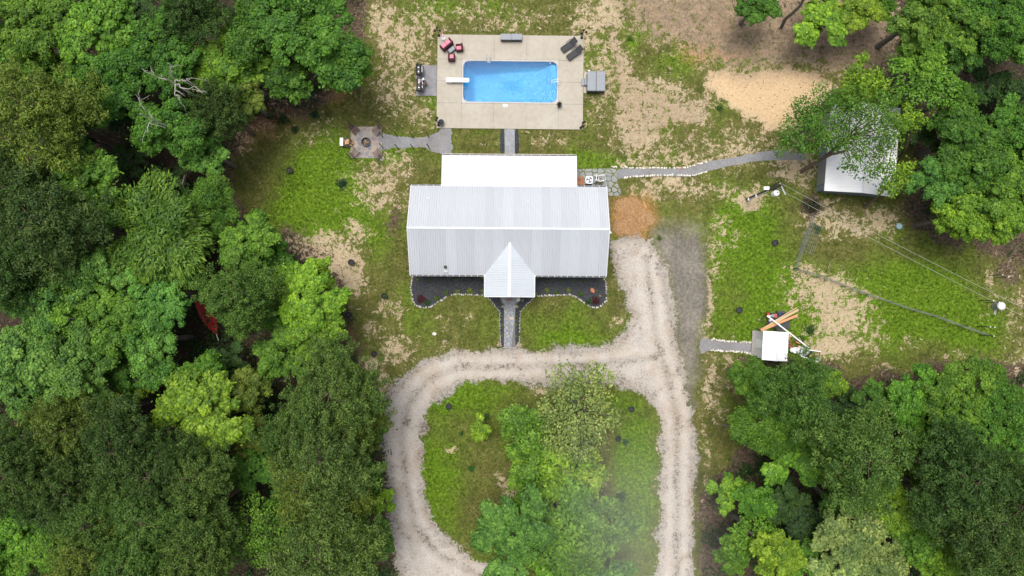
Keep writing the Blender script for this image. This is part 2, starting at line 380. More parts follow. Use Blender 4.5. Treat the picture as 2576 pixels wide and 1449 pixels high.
def fields(X, Y):
    px, py = to_px(X, Y)
    wx = px+28*(lat_noise(X, Y, 2.4, 1)-.5)+14*(lat_noise(X, Y, .9, 3)-.5)
    wy = py+28*(lat_noise(X, Y, 2.4, 2)-.5)+14*(lat_noise(X, Y, .9, 4)-.5)
    one = lambda L: [s*np.exp(-(((wx-x)/a)**2+((wy-y)/b)**2)**1.2*.6) for x, y, a, b, s in L]
    bl = lambda L: np.clip(sum(one(L)), 0, 1.2)
    sand = .97*np.maximum.reduce(one(SAND)); lush = bl(LUSH); clay = bl(CLAY)
    sand = np.maximum(sand, .8*soft(wx, wy, TANPATH, 22)); pad = soft(wx, wy, CLAYPAD, 24); sand = np.maximum(np.maximum(sand, pad*1.5), .85*soft(wx, wy, BROWN_N, 45)); brown = np.maximum(soft(wx, wy, BROWN_N, 40), .35*soft(wx, wy, TANPATH, 22))
    lit = np.maximum.reduce([soft(wx, wy, F_WEST, 26), soft(wx, wy, F_NE, 26), soft(wx, wy, F_SE, 22)])
    for x, y, a, b, s in [(1700,10,110,70,.42),(1850,110,120,50,.45),(2050,150,120,40,.5),(1640,60,40,60,.35),(850,640,90,40,.55),(720,600,60,40,.8),(860,780,40,90,.8),(870,880,40,60,.8),(1000,560,26,60,.7),(2040,520,30,50,.9),(2540,680,40,60,.7),(1560,760,12,40,.5),(2010,760,20,60,.4),(2000,860,40,20,.3),(1840,1220,50,40,.6),(1260,1240,30,60,.3),(1440,1250,80,30,.45),(1395,1100,30,40,.3),(960,1240,30,160,.6),(980,1400,60,60,.7),(1060,130,40,60,.25)]:
        lit = np.maximum(lit, s*np.exp(-(((wx-x)/a)**2+((wy-y)/b)**2)))
    grav = np.maximum(soft(wx, wy, DRIVE_OUT, 20), .0)
    lane = soft(wx, wy, LANE, 26)*np.clip((py-520)/110, 0, 1)
    deep = np.clip(np.maximum(sdf(px, py, F_WEST), np.maximum(sdf(px, py, F_SE)*.7, (sdf(px, py, F_NE)-60)*.8))/110, 0, 1)  # weight of the painted canopy shade, growing into the woods
    return sand, lush, clay, lit, grav, lane, pad, deep, brown
sand, lush, clay, lit, grav, lane, padf, deep_shadef, brownf = fields(GX, GY)
PXG, PYG = to_px(GX, GY)
POOL = [Vector((-5.09,25.0)), Vector((4.72,24.9)), Vector((4.71,20.61)), Vector((-5.09,20.72))]
keep = np.ones((NY-1, NX-1), bool)
cxg = (GX[:-1,:-1]+GX[1:,1:])/2; cyg = (GY[:-1,:-1]+GY[1:,1:])/2
keep &= ~((cxg > -5.4) & (cxg < 5.0) & (cyg > 20.3) & (cyg < 25.3))
idx = np.arange(NX*NY).reshape(NY, NX)
quads = np.stack([idx[:-1,:-1], idx[:-1,1:], idx[1:,1:], idx[1:,:-1]], -1)[keep]
def np_mesh(name, co, quads, mat, k=4):
    me = bpy.data.meshes.new(name); me.vertices.add(len(co)); me.vertices.foreach_set('co', np.asarray(co, np.float32).ravel())
    me.loops.add(quads.size); me.loops.foreach_set('vertex_index', quads.astype(np.int32).ravel())
    me.polygons.add(len(quads)); me.polygons.foreach_set('loop_start', np.arange(len(quads), dtype=np.int32)*k)
    me.update(calc_edges=True); me.materials.append(mat); return me
# ground material
m, nt_, out = new_mat('yard_ground'); t = NT(nt_); P = t.pos()
A1 = t.n('ShaderNodeVertexColor', layer_name='cover'); A2 = t.n('ShaderNodeVertexColor', layer_name='soil')
A3 = t.n('ShaderNodeVertexColor', layer_name='tint'); a3 = t.sep(A3.outputs[0]); a1 = t.sep(A1.outputs[0]); a2 = t.sep(A2.outputs[0])
nb = t.noise(P, .22, 6, .6); nm = t.noise(P, .9, 7, .65); nf = t.noise(P, 3.2, 6, .7); nx = t.noise(P, 11, 3, .6); vv = t.voro(P, 6.5, 'Distance')
spk = t.math('ADD', t.math('MULTIPLY', nf, .62), t.math('MULTIPLY', nx, .38))
# grass
g1 = t.ramp(nm, [(.30,(.072,.075,.022)),(.45,(.100,.112,.026)),(.56,(.130,.122,.038)),(.70,(.175,.145,.062))])
g2 = t.ramp(nf, [(.32,(.060,.120,.009)),(.5,(.098,.175,.012)),(.68,(.15,.21,.022))])
lushk = t.maprange(t.math('ADD', a1[1], t.math('MULTIPLY', t.math('SUBTRACT', nm, .5), 1.5)), .12, .8)
gr = t.mix(lushk, g1, g2)
gr = t.mix(t.maprange(nb, .5, .66, 0, .5), gr, g2)
gr = t.mix(1., gr, t.maprange(spk, .34, .66, .55, 1.5), 'MULTIPLY')
# sand
sa = t.ramp(nf, [(.3,(.325,.25,.155)),(.5,(.44,.352,.225)),(.7,(.54,.45,.305))])
sa = t.mix(t.maprange(nb, .45, .62, 0, .6), sa, t.mix(1., sa, (.86,.82,.82), 'MULTIPLY'))
sa = t.mix(t.maprange(spk, .56, .68, 0, .55), sa, (.16,.12,.075))
sa = t.mix(t.math('MULTIPLY', A1.outputs['Alpha'], .75), sa, t.ramp(spk, [(.3,(.46,.29,.15)),(.5,(.60,.42,.24)),(.7,(.70,.52,.32))]))
sa = t.mix(t.math('MULTIPLY', a3[0], .85), sa, t.mix(t.maprange(nm, .42, .6), t.ramp(spk, [(.32,(.075,.054,.038)),(.48,(.17,.125,.088)),(.66,(.29,.22,.155))]), t.ramp(spk, [(.32,(.15,.10,.062)),(.48,(.27,.19,.122)),(.66,(.38,.29,.20))])))
# litter
lt = t.ramp(spk, [(.34,(.020,.015,.011)),(.46,(.070,.050,.034)),(.56,(.15,.108,.076)),(.68,(.26,.20,.14))])
lt = t.mix(t.maprange(nm, .52, .66, 0, .35), lt, (.06,.07,.025))
lt = t.mix(t.math('MULTIPLY', A2.outputs['Alpha'], .8), lt, t.ramp(spk, [(.36,(.010,.008,.006)),(.6,(.045,.034,.024))]))  # canopy shade painted into the litter colour further inside the woods
# clay / chips
cl = t.ramp(spk, [(.36,(.22,.09,.03)),(.5,(.44,.22,.085)),(.66,(.58,.34,.16))])
# gravel and lane
gv = t.ramp(spk, [(.35,(.10,.085,.065)),(.43,(.27,.24,.205)),(.55,(.37,.335,.295)),(.7,(.47,.43,.385))])
ln0 = t.ramp(spk, [(.35,(.085,.076,.066)),(.5,(.165,.148,.130)),(.68,(.29,.262,.235))])
ln = t.mix(t.maprange(nb, .46, .62, 0, .5), ln0, t.ramp(spk, [(.35,(.20,.17,.14)),(.5,(.33,.285,.24)),(.68,(.44,.39,.34))]))
def edge(wt, src, k, lo=.34, hi=.62):   # ragged threshold of a soft cover weight
    x = t.math('ADD', wt, t.math('MULTIPLY', t.math('SUBTRACT', src, .5), k)); return t.maprange(x, lo, hi)
pat = t.math('ADD', t.math('MULTIPLY', nm, .40), t.math('MULTIPLY', spk, .60))
flk = t.math('ADD', t.math('MULTIPLY', t.noise(P, 1.5, 9, .78, .6), .8), t.math('MULTIPLY', t.noise(P, 5.5, 3, .6, .4), .2))
col = gr
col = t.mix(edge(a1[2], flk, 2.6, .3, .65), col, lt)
col = t.mix(edge(a1[0], flk, 4.6, .50, .66), col, sa)
col = t.mix(t.maprange(t.math('ADD', a2[0], t.math('MULTIPLY', t.math('SUBTRACT', flk, .5), 1.6)), .2, 1.0), col, cl)
col = t.mix(t.maprange(t.math('ADD', a2[2], t.math('MULTIPLY', t.math('SUBTRACT', flk, .5), 1.3)), .15, .85, 0, .92), col, ln)
col = t.mix(edge(a2[1], pat, 2.8, .42, .62), col, gv)
t.bsdf(out, col, .95, 0, bump=spk, bstr=.9, bdist=.12, spec=.1)
M_ground = m
gme = np_mesh('ground', np.stack([GX, GY, np.zeros_like(GX)], -1).reshape(-1, 3), quads, M_ground)
def attr(me, name, a, b, c, al=None):
    at = me.color_attributes.new(name, 'FLOAT_COLOR', 'POINT')
    d = np.ones((a.size, 4), np.float32); d[:, 0] = a.ravel(); d[:, 1] = b.ravel(); d[:, 2] = c.ravel()
    if al is not None: d[:, 3] = al.ravel()
    at.data.foreach_set('color', d.ravel())
attr(gme, 'cover', sand, lush, lit, padf); attr(gme, 'soil', clay, grav, lane, deep_shadef); attr(gme, 'tint', brownf, brownf, brownf)  # alpha of the second layer carries the painted canopy shade
inst('ground', gme, kind='structure')

# ------------------------------------------------------------------ drive, lane, paths: sheets with ragged edges
def ragged(poly, step=.16, amp=.16, seed=1):
    r = random.Random(seed); pts = []
    n = len(poly)
    # smooth once (Chaikin)
    q = []
    for i in range(n):
        a, b = Vector(poly[i]), Vector(poly[(i+1) % n]); q += [a*.75+b*.25, a*.25+b*.75]
    n = len(q)
    for i in range(n):
        a, b = q[i], q[(i+1) % n]; d = b-a; L = d.length; k = max(1, int(L/step)); nn = Vector((-d.y, d.x)).normalized() if L > 1e-6 else Vector((0,0))
        for j in range(k): pts.append(a+d*(j/k)+nn*r.gauss(0, amp*.5))
    return pts
def sheet(name, poly, z, mat, amp=.16, step=.16, seed=1):
    pts = ragged(poly, step, amp, seed); bm = bmesh.new()
    vs_ = [bm.verts.new((p.x, p.y, z)) for p in pts]
    es = [bm.edges.new((vs_[i], vs_[(i+1) % len(vs_)])) for i in range(len(vs_))]
    bmesh.ops.triangle_fill(bm, edges=es, use_beauty=False)
    me = bpy.data.meshes.new(name); bm.normal_update()
    for f in bm.faces:
        if f.normal.z < 0: f.normal_flip()
    bm.to_mesh(me); bm.free(); me.materials.append(mat)
    return inst(name, me, kind='structure')
def gravel(name, dark, mids, litter, wear=False):
    m, nt_, out = new_mat(name); t = NT(nt_); P = t.pos()
    v = t.n('ShaderNodeTexVoronoi'); v.inputs['Scale'].default_value = 19; t.l(P, v.inputs[0])
    vs2 = t.sep(v.outputs['Color'])[0]
    a = t.noise(P, .5, 6, .65); b = t.noise(P, 2.2, 6, .7); f = t.noise(P, 10, 3, .6)
    k = t.math('ADD', t.math('MULTIPLY', vs2, .5), t.math('MULTIPLY', f, .5))
    c = t.ramp(k, [(.15, dark)]+[(p, q) for p, q in zip((.38,.55,.8), mids)])
    c = t.mix(t.maprange(a, .42, .64, 0, .45), c, t.mix(1., c, (.78,.74,.70), 'MULTIPLY'))
    sp = t.math('ADD', t.math('MULTIPLY', b, .55), t.math('MULTIPLY', f, .45))
    fk = t.noise(P, 3.4, 9, .8, .8); lk = t.maprange(t.math('ADD', fk, t.math('MULTIPLY', t.math('SUBTRACT', a, .5), .55)), .56, .63, 0, litter)
    if wear:
        wv = t.sep(t.n('ShaderNodeVertexColor', layer_name='wear').outputs[0]); c = t.mix(t.math('MULTIPLY', wv[0], .6), c, t.mix(1., c, (1.16,1.15,1.14), 'MULTIPLY'))
        x = t.math('ADD', t.math('MULTIPLY', wv[1], .055), t.math('MULTIPLY', t.math('SUBTRACT', 1., wv[2]), .075)); x = t.math('SUBTRACT', x, t.math('MULTIPLY', wv[0], .05))
        lk = t.maprange(t.math('ADD', t.math('ADD', fk, x), t.math('MULTIPLY', t.math('SUBTRACT', a, .5), .5)), .555, .64, 0, litter)
        c = t.mix(t.math('MULTIPLY', wv[1], .38), c, (.30,.265,.215)); c = t.mix(t.math('MULTIPLY', t.math('SUBTRACT', 1., wv[2]), .55), c, (.30,.25,.195))
    c = t.mix(t.maprange(t.noise(P, .33, 5, .6), .5, .62, 0, .4), c, t.mix(1., c, (.80,.70,.58), 'MULTIPLY'))
    c = t.mix(lk, c, (.085,.066,.046))
    t.bsdf(out, c, .95, 0, bump=k, bstr=.6, bdist=.04, spec=.15); return m
M_drive = gravel('pale_drive_gravel', (.31,.28,.243), [(.40,.362,.32),(.465,.425,.38),(.54,.50,.455)], .75, True)
M_lane = gravel('grey_dirt_lane', (.085,.078,.07), [(.15,.137,.125),(.19,.175,.16),(.26,.24,.22)], .35)
M_path = gravel('blue_grey_path_gravel', (.17,.17,.175), [(.225,.225,.23),(.26,.26,.265),(.31,.31,.315)], .12)
M_mulch = gravel('black_mulch', (.018,.02,.023), [(.034,.037,.042),(.05,.054,.06),(.08,.083,.09)], .2)
TRK = [[(1625,650),(1640,760),(1650,850),(1680,950),(1702,1050),(1704,1250),(1700,1600)],[(1660,900),(1500,918),(1300,922),(1150,925),(1075,955),(1028,1020),(1012,1100),(1022,1220),(1045,1320),(1100,1395),(1200,1445),(1330,1500)]]
dgx = np.arange(-15, 20.5, .14); dgy = np.arange(-34, 6.5, .14); DX, DY = np.meshgrid(dgx, dgy); dpx, dpy = to_px(DX, DY)
wgt = sdf(dpx, dpy, DRIVE_OUT)/24.2
rag = .9*(lat_noise(DX, DY, .9, 51)-.5)+.8*(lat_noise(DX, DY, .3, 52)-.5)+.5*(_rs.rand(*DX.shape)-.5)
kq = (wgt+rag > .12); kc = kq[:-1,:-1] & kq[1:,1:] & kq[:-1,1:] & kq[1:,:-1]
dt = np.minimum(pdist(dpx, dpy, TRK[0], False), pdist(dpx, dpy, TRK[1], False))/24.2
trk = np.exp(-((dt-.85)/.42)**2); mid_ = np.exp(-(dt/.38)**2)
di = np.arange(DX.size).reshape(DX.shape); dq = np.stack([di[:-1,:-1], di[:-1,1:], di[1:,1:], di[1:,:-1]], -1)[kc]
used = np.unique(dq); remap = np.zeros(DX.size, int); remap[used] = np.arange(len(used))
dme = np_mesh('gravel_driveway', np.stack([DX.ravel()[used], DY.ravel()[used], np.full(len(used), .012)], 1), remap[dq], M_drive)
attr(dme, 'wear', trk.ravel()[used], mid_.ravel()[used], np.clip(wgt.ravel()[used]/1.1, 0, 1)); inst('gravel_driveway', dme, kind='structure')
sheet('gravel_path', GP(PATH_E), .018, M_path, .06, seed=4)
sheet('gravel_path', GP(PATH_S), .018, M_path, .06, seed=5)
sheet('gravel_path', GP(PATH_W), .018, M_path, .09, seed=6)

# ------------------------------------------------------------------ stones laid by cells
def clip(poly, p, n):   # keep side where (x-p).n <= 0
    o = []; L = len(poly)
    for i in range(L):
        a, b = poly[i], poly[(i+1) % L]; da, db = (a-p).dot(n), (b-p).dot(n)
        if da <= 0: o.append(a)
        if (da < 0 < db) or (db < 0 < da): o.append(a+(b-a)*(da/(da-db)))
    return o
def inside(p, poly):
    return bool(pip(np.array([p.x]), np.array([p.y]), [(q.x, q.y) for q in poly])[0])
def cells(poly, sx, sy, seed, gap=.03, jit=.38, rz=0, pts=None):
    """irregular paving cells clipped to a convex-ish polygon"""
    r = random.Random(seed); poly = [Vector(p) for p in poly]
    x0, x1 = min(p.x for p in poly), max(p.x for p in poly); y0, y1 = min(p.y for p in poly), max(p.y for p in poly)
    if pts is None:
        pts = []; j = 0; y = y0-sy
        while y < y1+sy*1.5:
            x = x0-sx+(sx/2 if j % 2 else 0)
            while x < x1+sx*1.5:
                pts.append(Vector((x+r.uniform(-jit, jit)*sx, y+r.uniform(-jit, jit)*sy))); x += sx
            y += sy; j += 1
    area = sum(poly[i].x*poly[(i+1) % len(poly)].y-poly[(i+1) % len(poly)].x*poly[i].y for i in range(len(poly)))
    if area < 0: poly = poly[::-1]
    res = []
    for p in pts:
        c = [p+Vector((-sx*3,-sy*3)), p+Vector((sx*3,-sy*3)), p+Vector((sx*3,sy*3)), p+Vector((-sx*3,sy*3))]
        for q in pts:
            d = q-p
            if q is p or d.length > 3.2*max(sx, sy): continue
            c = clip(c, p+d*.5-d.normalized()*gap/2, d.normalized())
            if len(c) < 3: break
        for i in range(len(poly)):
            if len(c) < 3: break
            a, b = poly[i], poly[(i+1) % len(poly)]; e = (b-a).normalized(); c = clip(c, a, Vector((e.y, -e.x)))
        if len(c) >= 3:
            ar = abs(sum(c[i].x*c[(i+1) % len(c)].y-c[(i+1) % len(c)].x*c[i].y for i in range(len(c))))/2
            if ar > .012: res.append(c)
    return res
def lay(parent, polys, mat, z0, z1, name='flagstone', seed=0, tilt=.012):
    r = random.Random(seed)
    for c in polys:
        cx = sum(p.x for p in c)/len(c); cy = sum(p.y for p in c)/len(c)
        # soften corners by cutting each one
        q = []
        for i in range(len(c)):
            a, b, d = c[i-1], c[i], c[(i+1) % len(c)]; q += [b+(a-b)*.16, b+(d-b)*.16]
        b = MB(); b.prism([(p.x-cx, p.y-cy) for p in q], z0, z1+r.uniform(-tilt, tilt), .05)
        b.build(name, mat, parent, loc=(cx, cy, 0))
def lump_meshes(name, mat, n, base=.1, seed=0):
    out_ = []
    for k in range(n):
        r = random.Random(seed+k); b = MB(); b.ball((0,0,0), (base*r.uniform(.85,1.25), base*r.uniform(.7,1.), base*r.uniform(.5,.75)), 7, 5)
        for i, p in enumerate(b.v): b.v[i] = Vector((p.x*r.uniform(.82,1.15), p.y*r.uniform(.82,1.15), p.z*r.uniform(.85,1.1)))
        out_.append(b.mesh(name, mat))
    return out_
def border(parent, line, meshes, step, seed, jit=.03, skip=.06, name='stone', sc_=(.75,1.3)):
    r = random.Random(seed); acc = 0
    for i in range(len(line)-1):
        a, b = Vector(line[i]), Vector(line[i+1]); d = b-a; L = d.length; s = acc
        while s < L:
            p = a+d*(s/L)
            k = r.uniform(*sc_)
            if r.random() > skip:
                inst(name, r.choice(meshes), parent, (p.x+r.gauss(0, jit), p.y+r.gauss(0, jit), .05*k), r.uniform(0, 6.28), k)
            s += step*k*r.uniform(.9, 1.15)
        acc = s-L
WS = lump_meshes('stone', M_whitestone, 6, .115, 10); BS = lump_meshes('stone', M_bedstone, 6, .105, 30)
b_ = thing('stone_border', 'row of white stones along the far edge of the long grey path', 'stone border', group='white stone path borders')
border(b_, WP(c5, [(500,370),(560,372),(660,378),(720,382),(850,384),(1000,382),(1150,380),(1300,378),(1370,365),(1450,340),(1565,316)]), WS, .21, 1)
b2 = thing('stone_border', 'row of white stones along the house side edge of the long grey path', 'stone border', group='white stone path borders')
border(b2, WP(c5, [(640,492),(700,482),(790,473),(950,466),(1100,464),(1250,468),(1360,467),(1440,455),(1500,435),(1555,418)]), WS, .21, 2)
b3 = thing('stone_border', 'upper row of white stones beside the short path to the small shed', 'stone border', group='white stone path borders')
border(b3, WP(c6, [(390,714),(480,722),(620,738),(740,745),(860,752),(980,760),(1110,765)]), WS, .2, 3)
b4 = thing('stone_border', 'lower row of white stones beside the short path to the small shed', 'stone border', group='white stone path borders')
border(b4, WP(c6, [(380,880),(500,886),(570,893),(700,892),(830,905),(960,930),(1105,950)]), WS, .2, 4)
p = W(c5, 1265, 384); tag(inst('stone', lump_meshes('stone', M_redstone, 1, .15, 77)[0], None, (p.x, p.y, .07)), 'single red stone among the white stones of the long path', 'stone')
# ------------------------------------------------------------------ house
def setting(name, loc=(0,0,0), rz=0):
    o = bpy.data.objects.new(name, None); COL.objects.link(o); o.location = loc; o.rotation_euler = (0,0,rz); o['kind'] = 'structure'; return o
def panel_mesh(name, w_, L, mat, pitch=.229, rib=.034, rw=.034):
    """ribbed sheet, x across, y up the slope"""
    prof = [(0, 0)]; x = pitch/2
    while x < w_:
        prof += [(x-rw, 0), (x-rw*.4, rib), (x+rw*.4, rib), (x+rw, 0)]; x += pitch
    prof.append((w_, 0)); n = len(prof)
    v = [(a, 0, z) for a, z in prof]+[(a, L, z) for a, z in prof]
    b = MB(); b.add(v, [(i, i+1, n+i+1, n+i) for i in range(n-1)])
    b.add([(0,0,-.008),(w_,0,-.008),(w_,L,-.008),(0,L,-.008)], [(3,2,1,0)])
    return b.mesh(name, mat)
def place(name, me, parent, loc, eul, color=None):
    o = inst(name, me, parent, loc, color=color); o.rotation_euler = eul; return o
def gutter(parent, x0, x1, y, z, out_, step=.61):
    """open trough along x hung at y, opening outwards by out_ (+1/-1); straps across it"""
    b = MB(); d = .13*out_; L = x1-x0; cx = (x0+x1)/2
    b.box((cx, y+d, z-.055), (L, .008, .12)); b.box((cx, y+.006*out_, z-.06), (L, .008, .11)); b.box((cx, y+d/2, z-.115), (L, .13, .008))
    b.box((x0, y+d/2, z-.06), (.008, .13, .11)); b.box((x1, y+d/2, z-.06), (.008, .13, .11))
    g = b.build('gutter', M_trim, parent)
    b = MB(); b.box((cx, y+d/2, z-.098), (L-.02, .112, .02)); b.build('gutter_shade', M_black, g)  # black strip painted in for the shade inside the trough
    hm = MB().box((0,0,0), (.035, .15, .012)).mesh('gutter_hanger', M_trim)
    n = int(L/step)
    for i in range(n+1): inst('gutter_hanger', hm, g, (x0+.05+(L-.1)*i/n, y+d*.55, z+.008))
    return g
def window(parent, c, wd, ht, axis='y', s=1):
    b = MB(); t_ = .06
    def bx(u, zz, du, dz, dep):
        if axis == 'y': b.box((c[0]+u, c[1]+dep*s, c[2]+zz), (du, .06, dz))
        else: b.box((c[0]+dep*s, c[1]+u, c[2]+zz), (.06, du, dz))
    for u in (-wd/2, wd/2): bx(u, 0, .09, ht+.09, .03)
    for zz in (-ht/2, ht/2, 0): bx(0, zz, wd-.09, .07, .03)
    f = b.build('window', M_white, parent)
    b = MB()
    b.box((c[0], c[1], c[2]), (wd, .03, ht) if axis == 'y' else (.03, wd, ht)); b.build('pane', M_glass, f)

house = thing('house', 'long grey metal roofed house with white back porch roof and gabled front porch', 'house', (-.35, 6.9, 0), R_(-.42))
HL, HD, ZE, ZR = 9.78, 4.44, 3.0, 5.2
ang = math.atan2(ZR-ZE, HD); SL = math.hypot(ZR-ZE, HD)
b = MB(); b.box((0, 0, 1.42), (2*HL-.7, 2*HD-.8, 2.84))
for s in (-1, 1):
    X = s*(HL-.35); b.add([(X,-HD+.4,2.84),(X,HD-.4,2.84),(X,0,4.98),(X-.1*s,-HD+.4,2.84),(X-.1*s,HD-.4,2.84),(X-.1*s,0,4.98)], [(0,1,2),(5,4,3),(0,2,5,3),(1,4,5,2)])
wall = b.build('wall', M_siding, house)
for x in (-7.5, -4.9, 5.2, 7.8): window(wall, (x, -HD+.4, 1.6), .95, 1.3, 'y', -1)
for x in (-8.3, 8.4): window(wall, (x, HD-.4, 1.6), .9, 1.1, 'y', 1)
for y in (-1.8, 1.8): window(wall, (HL-.35, y, 1.6), .9, 1.2, 'x', 1); window(wall, (-HL+.35, y, 1.6), .9, 1.2, 'x', -1)
b = MB(); b.box((.15, -HD+.38, 1.06), (1.0, .06, 2.1)); dr = b.build('door', M_red, house)
b = MB(); b.ball((.52, -HD+.32, 1.0), .04); b.build('handle', M_steel, dr)
b = MB()
for s in (-1, 1):
    b.add([(-HL, s*HD, ZE-.03), (HL, s*HD, ZE-.03), (HL, 0, ZR-.03), (-HL, 0, ZR-.03), (-HL, s*HD, ZE-.16), (HL, s*HD, ZE-.16), (HL, 0, ZR-.16), (-HL, 0, ZR-.16)],
          [(0,1,2,3),(7,6,5,4),(0,4,5,1),(1,5,6,2),(3,2,6,7),(0,3,7,4)])
roof = b.build('roof', M_trim, house)
NP = 21; pw = 2*HL/NP; pmesh = panel_mesh('roof_panel', pw, SL, M_roof)
for i in range(NP):
    place('roof_panel', pmesh, roof, (-HL+i*pw, -HD, ZE), (ang, 0, 0))
    place('roof_panel', pmesh, roof, (-HL+(i+1)*pw, HD, ZE), (ang, 0, math.pi))
b = MB(); cl_ = math.cos(ang); sl_ = math.sin(ang)
b.add([(-HL-.02,-.11*cl_,ZR-.11*sl_+.035),(HL+.02,-.11*cl_,ZR-.11*sl_+.035),(HL+.02,0,ZR+.045),(-HL-.02,0,ZR+.045),(HL+.02,.11*cl_,ZR-.11*sl_+.035),(-HL-.02,.11*cl_,ZR-.11*sl_+.035)], [(0,1,2,3),(3,2,4,5)])
b.build('ridge_cap', M_trim, roof)
for s in (-1, 1):   # rake trims
    b = MB()
    for q in (-1, 1):
        b.tube([(s*HL, q*HD, ZE+.02), (s*HL, 0, ZR+.03)], .05, 4)
    b.build('rake_trim', M_trim, roof)
gutter(house, -HL, -2.38, -HD, ZE, -1); gutter(house, 2.68, HL, -HD, ZE, -1)
gutter(house, -HL, -6.75, HD, ZE, 1); gutter(house, 6.82, HL, HD, ZE, 1)
# front porch gable
PX, PF, PA, PH = .15, -6.58, -1.25, 2.5
def half(y): return PH if y <= -4.38 else PH*max(0, (PA-y)/3.13)
ps = .62
proof = MB()
for s in (-1, 1):
    proof.add([(PX, PF, 4.53), (PX+s*PH, PF, 4.53-ps*PH), (PX+s*PH, -4.38, 4.53-ps*PH), (PX, PA-.05, 4.53)], [(0,1,2,3)])
    proof.add([(PX, PF, 4.41), (PX+s*PH, PF, 4.41-ps*PH), (PX+s*PH, -4.38, 4.41-ps*PH), (PX, PA-.3, 4.41)], [(3,2,1,0)])
    proof.add([(PX, PF, 4.53), (PX+s*PH, PF, 4.53-ps*PH), (PX+s*PH, PF, 4.41-ps*PH), (PX, PF, 4.41)], [(0,1,2,3)])
    proof.add([(PX+s*PH, PF, 4.53-ps*PH), (PX+s*PH, -4.38, 4.53-ps*PH), (PX+s*PH, -4.38, 4.41-ps*PH), (PX+s*PH, PF, 4.41-ps*PH)], [(0,1,2,3)])
proof = proof.build('porch_roof', M_trim, house)
for s in (-1, 1):
    y = PF
    while y < PA-.1:
        y2 = min(y+.915, PA); b = MB(); n = 4
        ys = [y+(y2-y)*i/8 for i in range(9)]
        for a, c in zip(ys[:-1], ys[1:]):
            b.add([(PX, a, 4.56), (PX+s*half(a), a, 4.56-ps*half(a)), (PX+s*half(c), c, 4.56-ps*half(c)), (PX, c, 4.56)], [(0,1,2,3)])
        yy = y+.11
        while yy < y2:
            h_ = half(yy)
            if h_ > .15:
                b.add([(PX, yy-.028, 4.562), (PX, yy, 4.587), (PX, yy+.028, 4.562), (PX+s*h_, yy-.028, 4.562-ps*h_), (PX+s*h_, yy, 4.587-ps*h_), (PX+s*h_, yy+.028, 4.562-ps*h_)], [(0,1,4,3),(1,2,5,4),(3,4,5)])
            yy += .229
        b.build('roof_panel', M_roofp, proof); y = y2
b = MB(); b.add([(PX-.15,PF-.02,4.50),(PX,PF-.02,4.605),(PX+.15,PF-.02,4.50),(PX-.15,PA+.12,4.50),(PX,PA+.12,4.605),(PX+.15,PA+.12,4.50)], [(0,1,4,3),(1,2,5,4)]); b.build('ridge_cap', M_trim, proof)
b = MB()
for s in (-1, 1):
    b.tube([(PX+s*(PH+.01), PF, 4.57-ps*PH), (PX+s*(PH+.01), -4.4, 4.57-ps*PH)], .04, 4); b.tube([(PX+s*PH, PF-.02, 4.56-ps*PH), (PX, PF-.02, 4.56)], .04, 4)
b.build('rake_trim', M_trim, proof)
for s in (-1, 1):
    b = MB(); b.box((PX+s*2.2, PF+.3, 1.5), (.16, .16, 2.96)); b.build('porch_post', M_white, house)
b = MB(); b.box((PX, -5.4, .06), (4.8, 2.2, .12)); b.build('porch_slab', M_concgrey, house)
# back porch (lean-to) roof
LX0, LX1, LY0, LY1, LZ0, LZ1 = -6.72, 6.78, 4.43, 7.62, 2.93, 2.45
la = math.atan2(LZ0-LZ1, LY1-LY0); LL = math.hypot(LZ0-LZ1, LY1-LY0)
b = MB(); b.add([(LX0,LY0,LZ0-.03),(LX1,LY0,LZ0-.03),(LX1,LY1,LZ1-.03),(LX0,LY1,LZ1-.03),(LX0,LY0,LZ0-.14),(LX1,LY0,LZ0-.14),(LX1,LY1,LZ1-.14),(LX0,LY1,LZ1-.14)], [(3,2,1,0),(4,5,6,7),(2,3,7,6),(1,2,6,5),(0,4,7,3)])
lroof = b.build('back_porch_roof', M_white, house)
npn = 15; lw = (LX1-LX0)/npn; lm = panel_mesh('roof_panel', lw, LL, M_roofl)
for i in range(npn): place('roof_panel', lm, lroof, (LX0+(i+1)*lw, LY1, LZ1), (la, 0, math.pi))
b = MB()
for x in (LX0, LX1): b.tube([(x, LY0, LZ0+.02), (x, LY1, LZ1+.02)], .045, 4)
b.build('rake_trim', M_white, lroof)
gutter(house, LX0, LX1, LY1, LZ1, 1, .9)
for i in range(5):
    b = MB(); b.box((LX0+.4+(LX1-LX0-.8)*i/4, LY1-.2, 1.22), (.14, .14, 2.2)); b.build('porch_post', M_white, house)
b = MB(); b.box(((LX0+LX1)/2-.02, 6.35, .06), (13.6, 3.95, .12)); b.build('porch_slab', M_conc, house)
def on_roof(x, y): return ZR-(ZR-ZE)*abs(y)/HD
for px_, py_ in ((298,513),(1168,535)):
    q = W(c2, px_, py_, 4.0); x, y = q.x+.35, q.y-6.9; b = MB(); b.lathe([(.10,-.06),(.10,.02),(.045,.06),(.045,.26),(0,.26)], (x, y, on_roof(x, y)), 10); b.build('vent_pipe', M_trim, roof)
q = W(c2, 460, 1112, 3.4); x, y = q.x+.35, q.y-6.9; z = on_roof(x, y)
b = MB(); b.lathe([(.10,-.1),(.10,.5),(.17,.52),(.17,.62),(.05,.68),(0,.68)], (x, y, z), 12); fl = b.build('flue_pipe', M_black, roof)
b = MB(); b.box((x, y-.2, z-.06), (.42, .6, .02), M=Matrix.Rotation(ang, 4, 'X')); b.build('flue_flashing', M_white, fl)
for dx in (-.07, .07):
    b = MB(); b.tube([(x+dx*2.2, y-.75, z-.33), (x+dx, y, z+.4)], .012, 4); b.build('flue_brace', M_steel, fl)
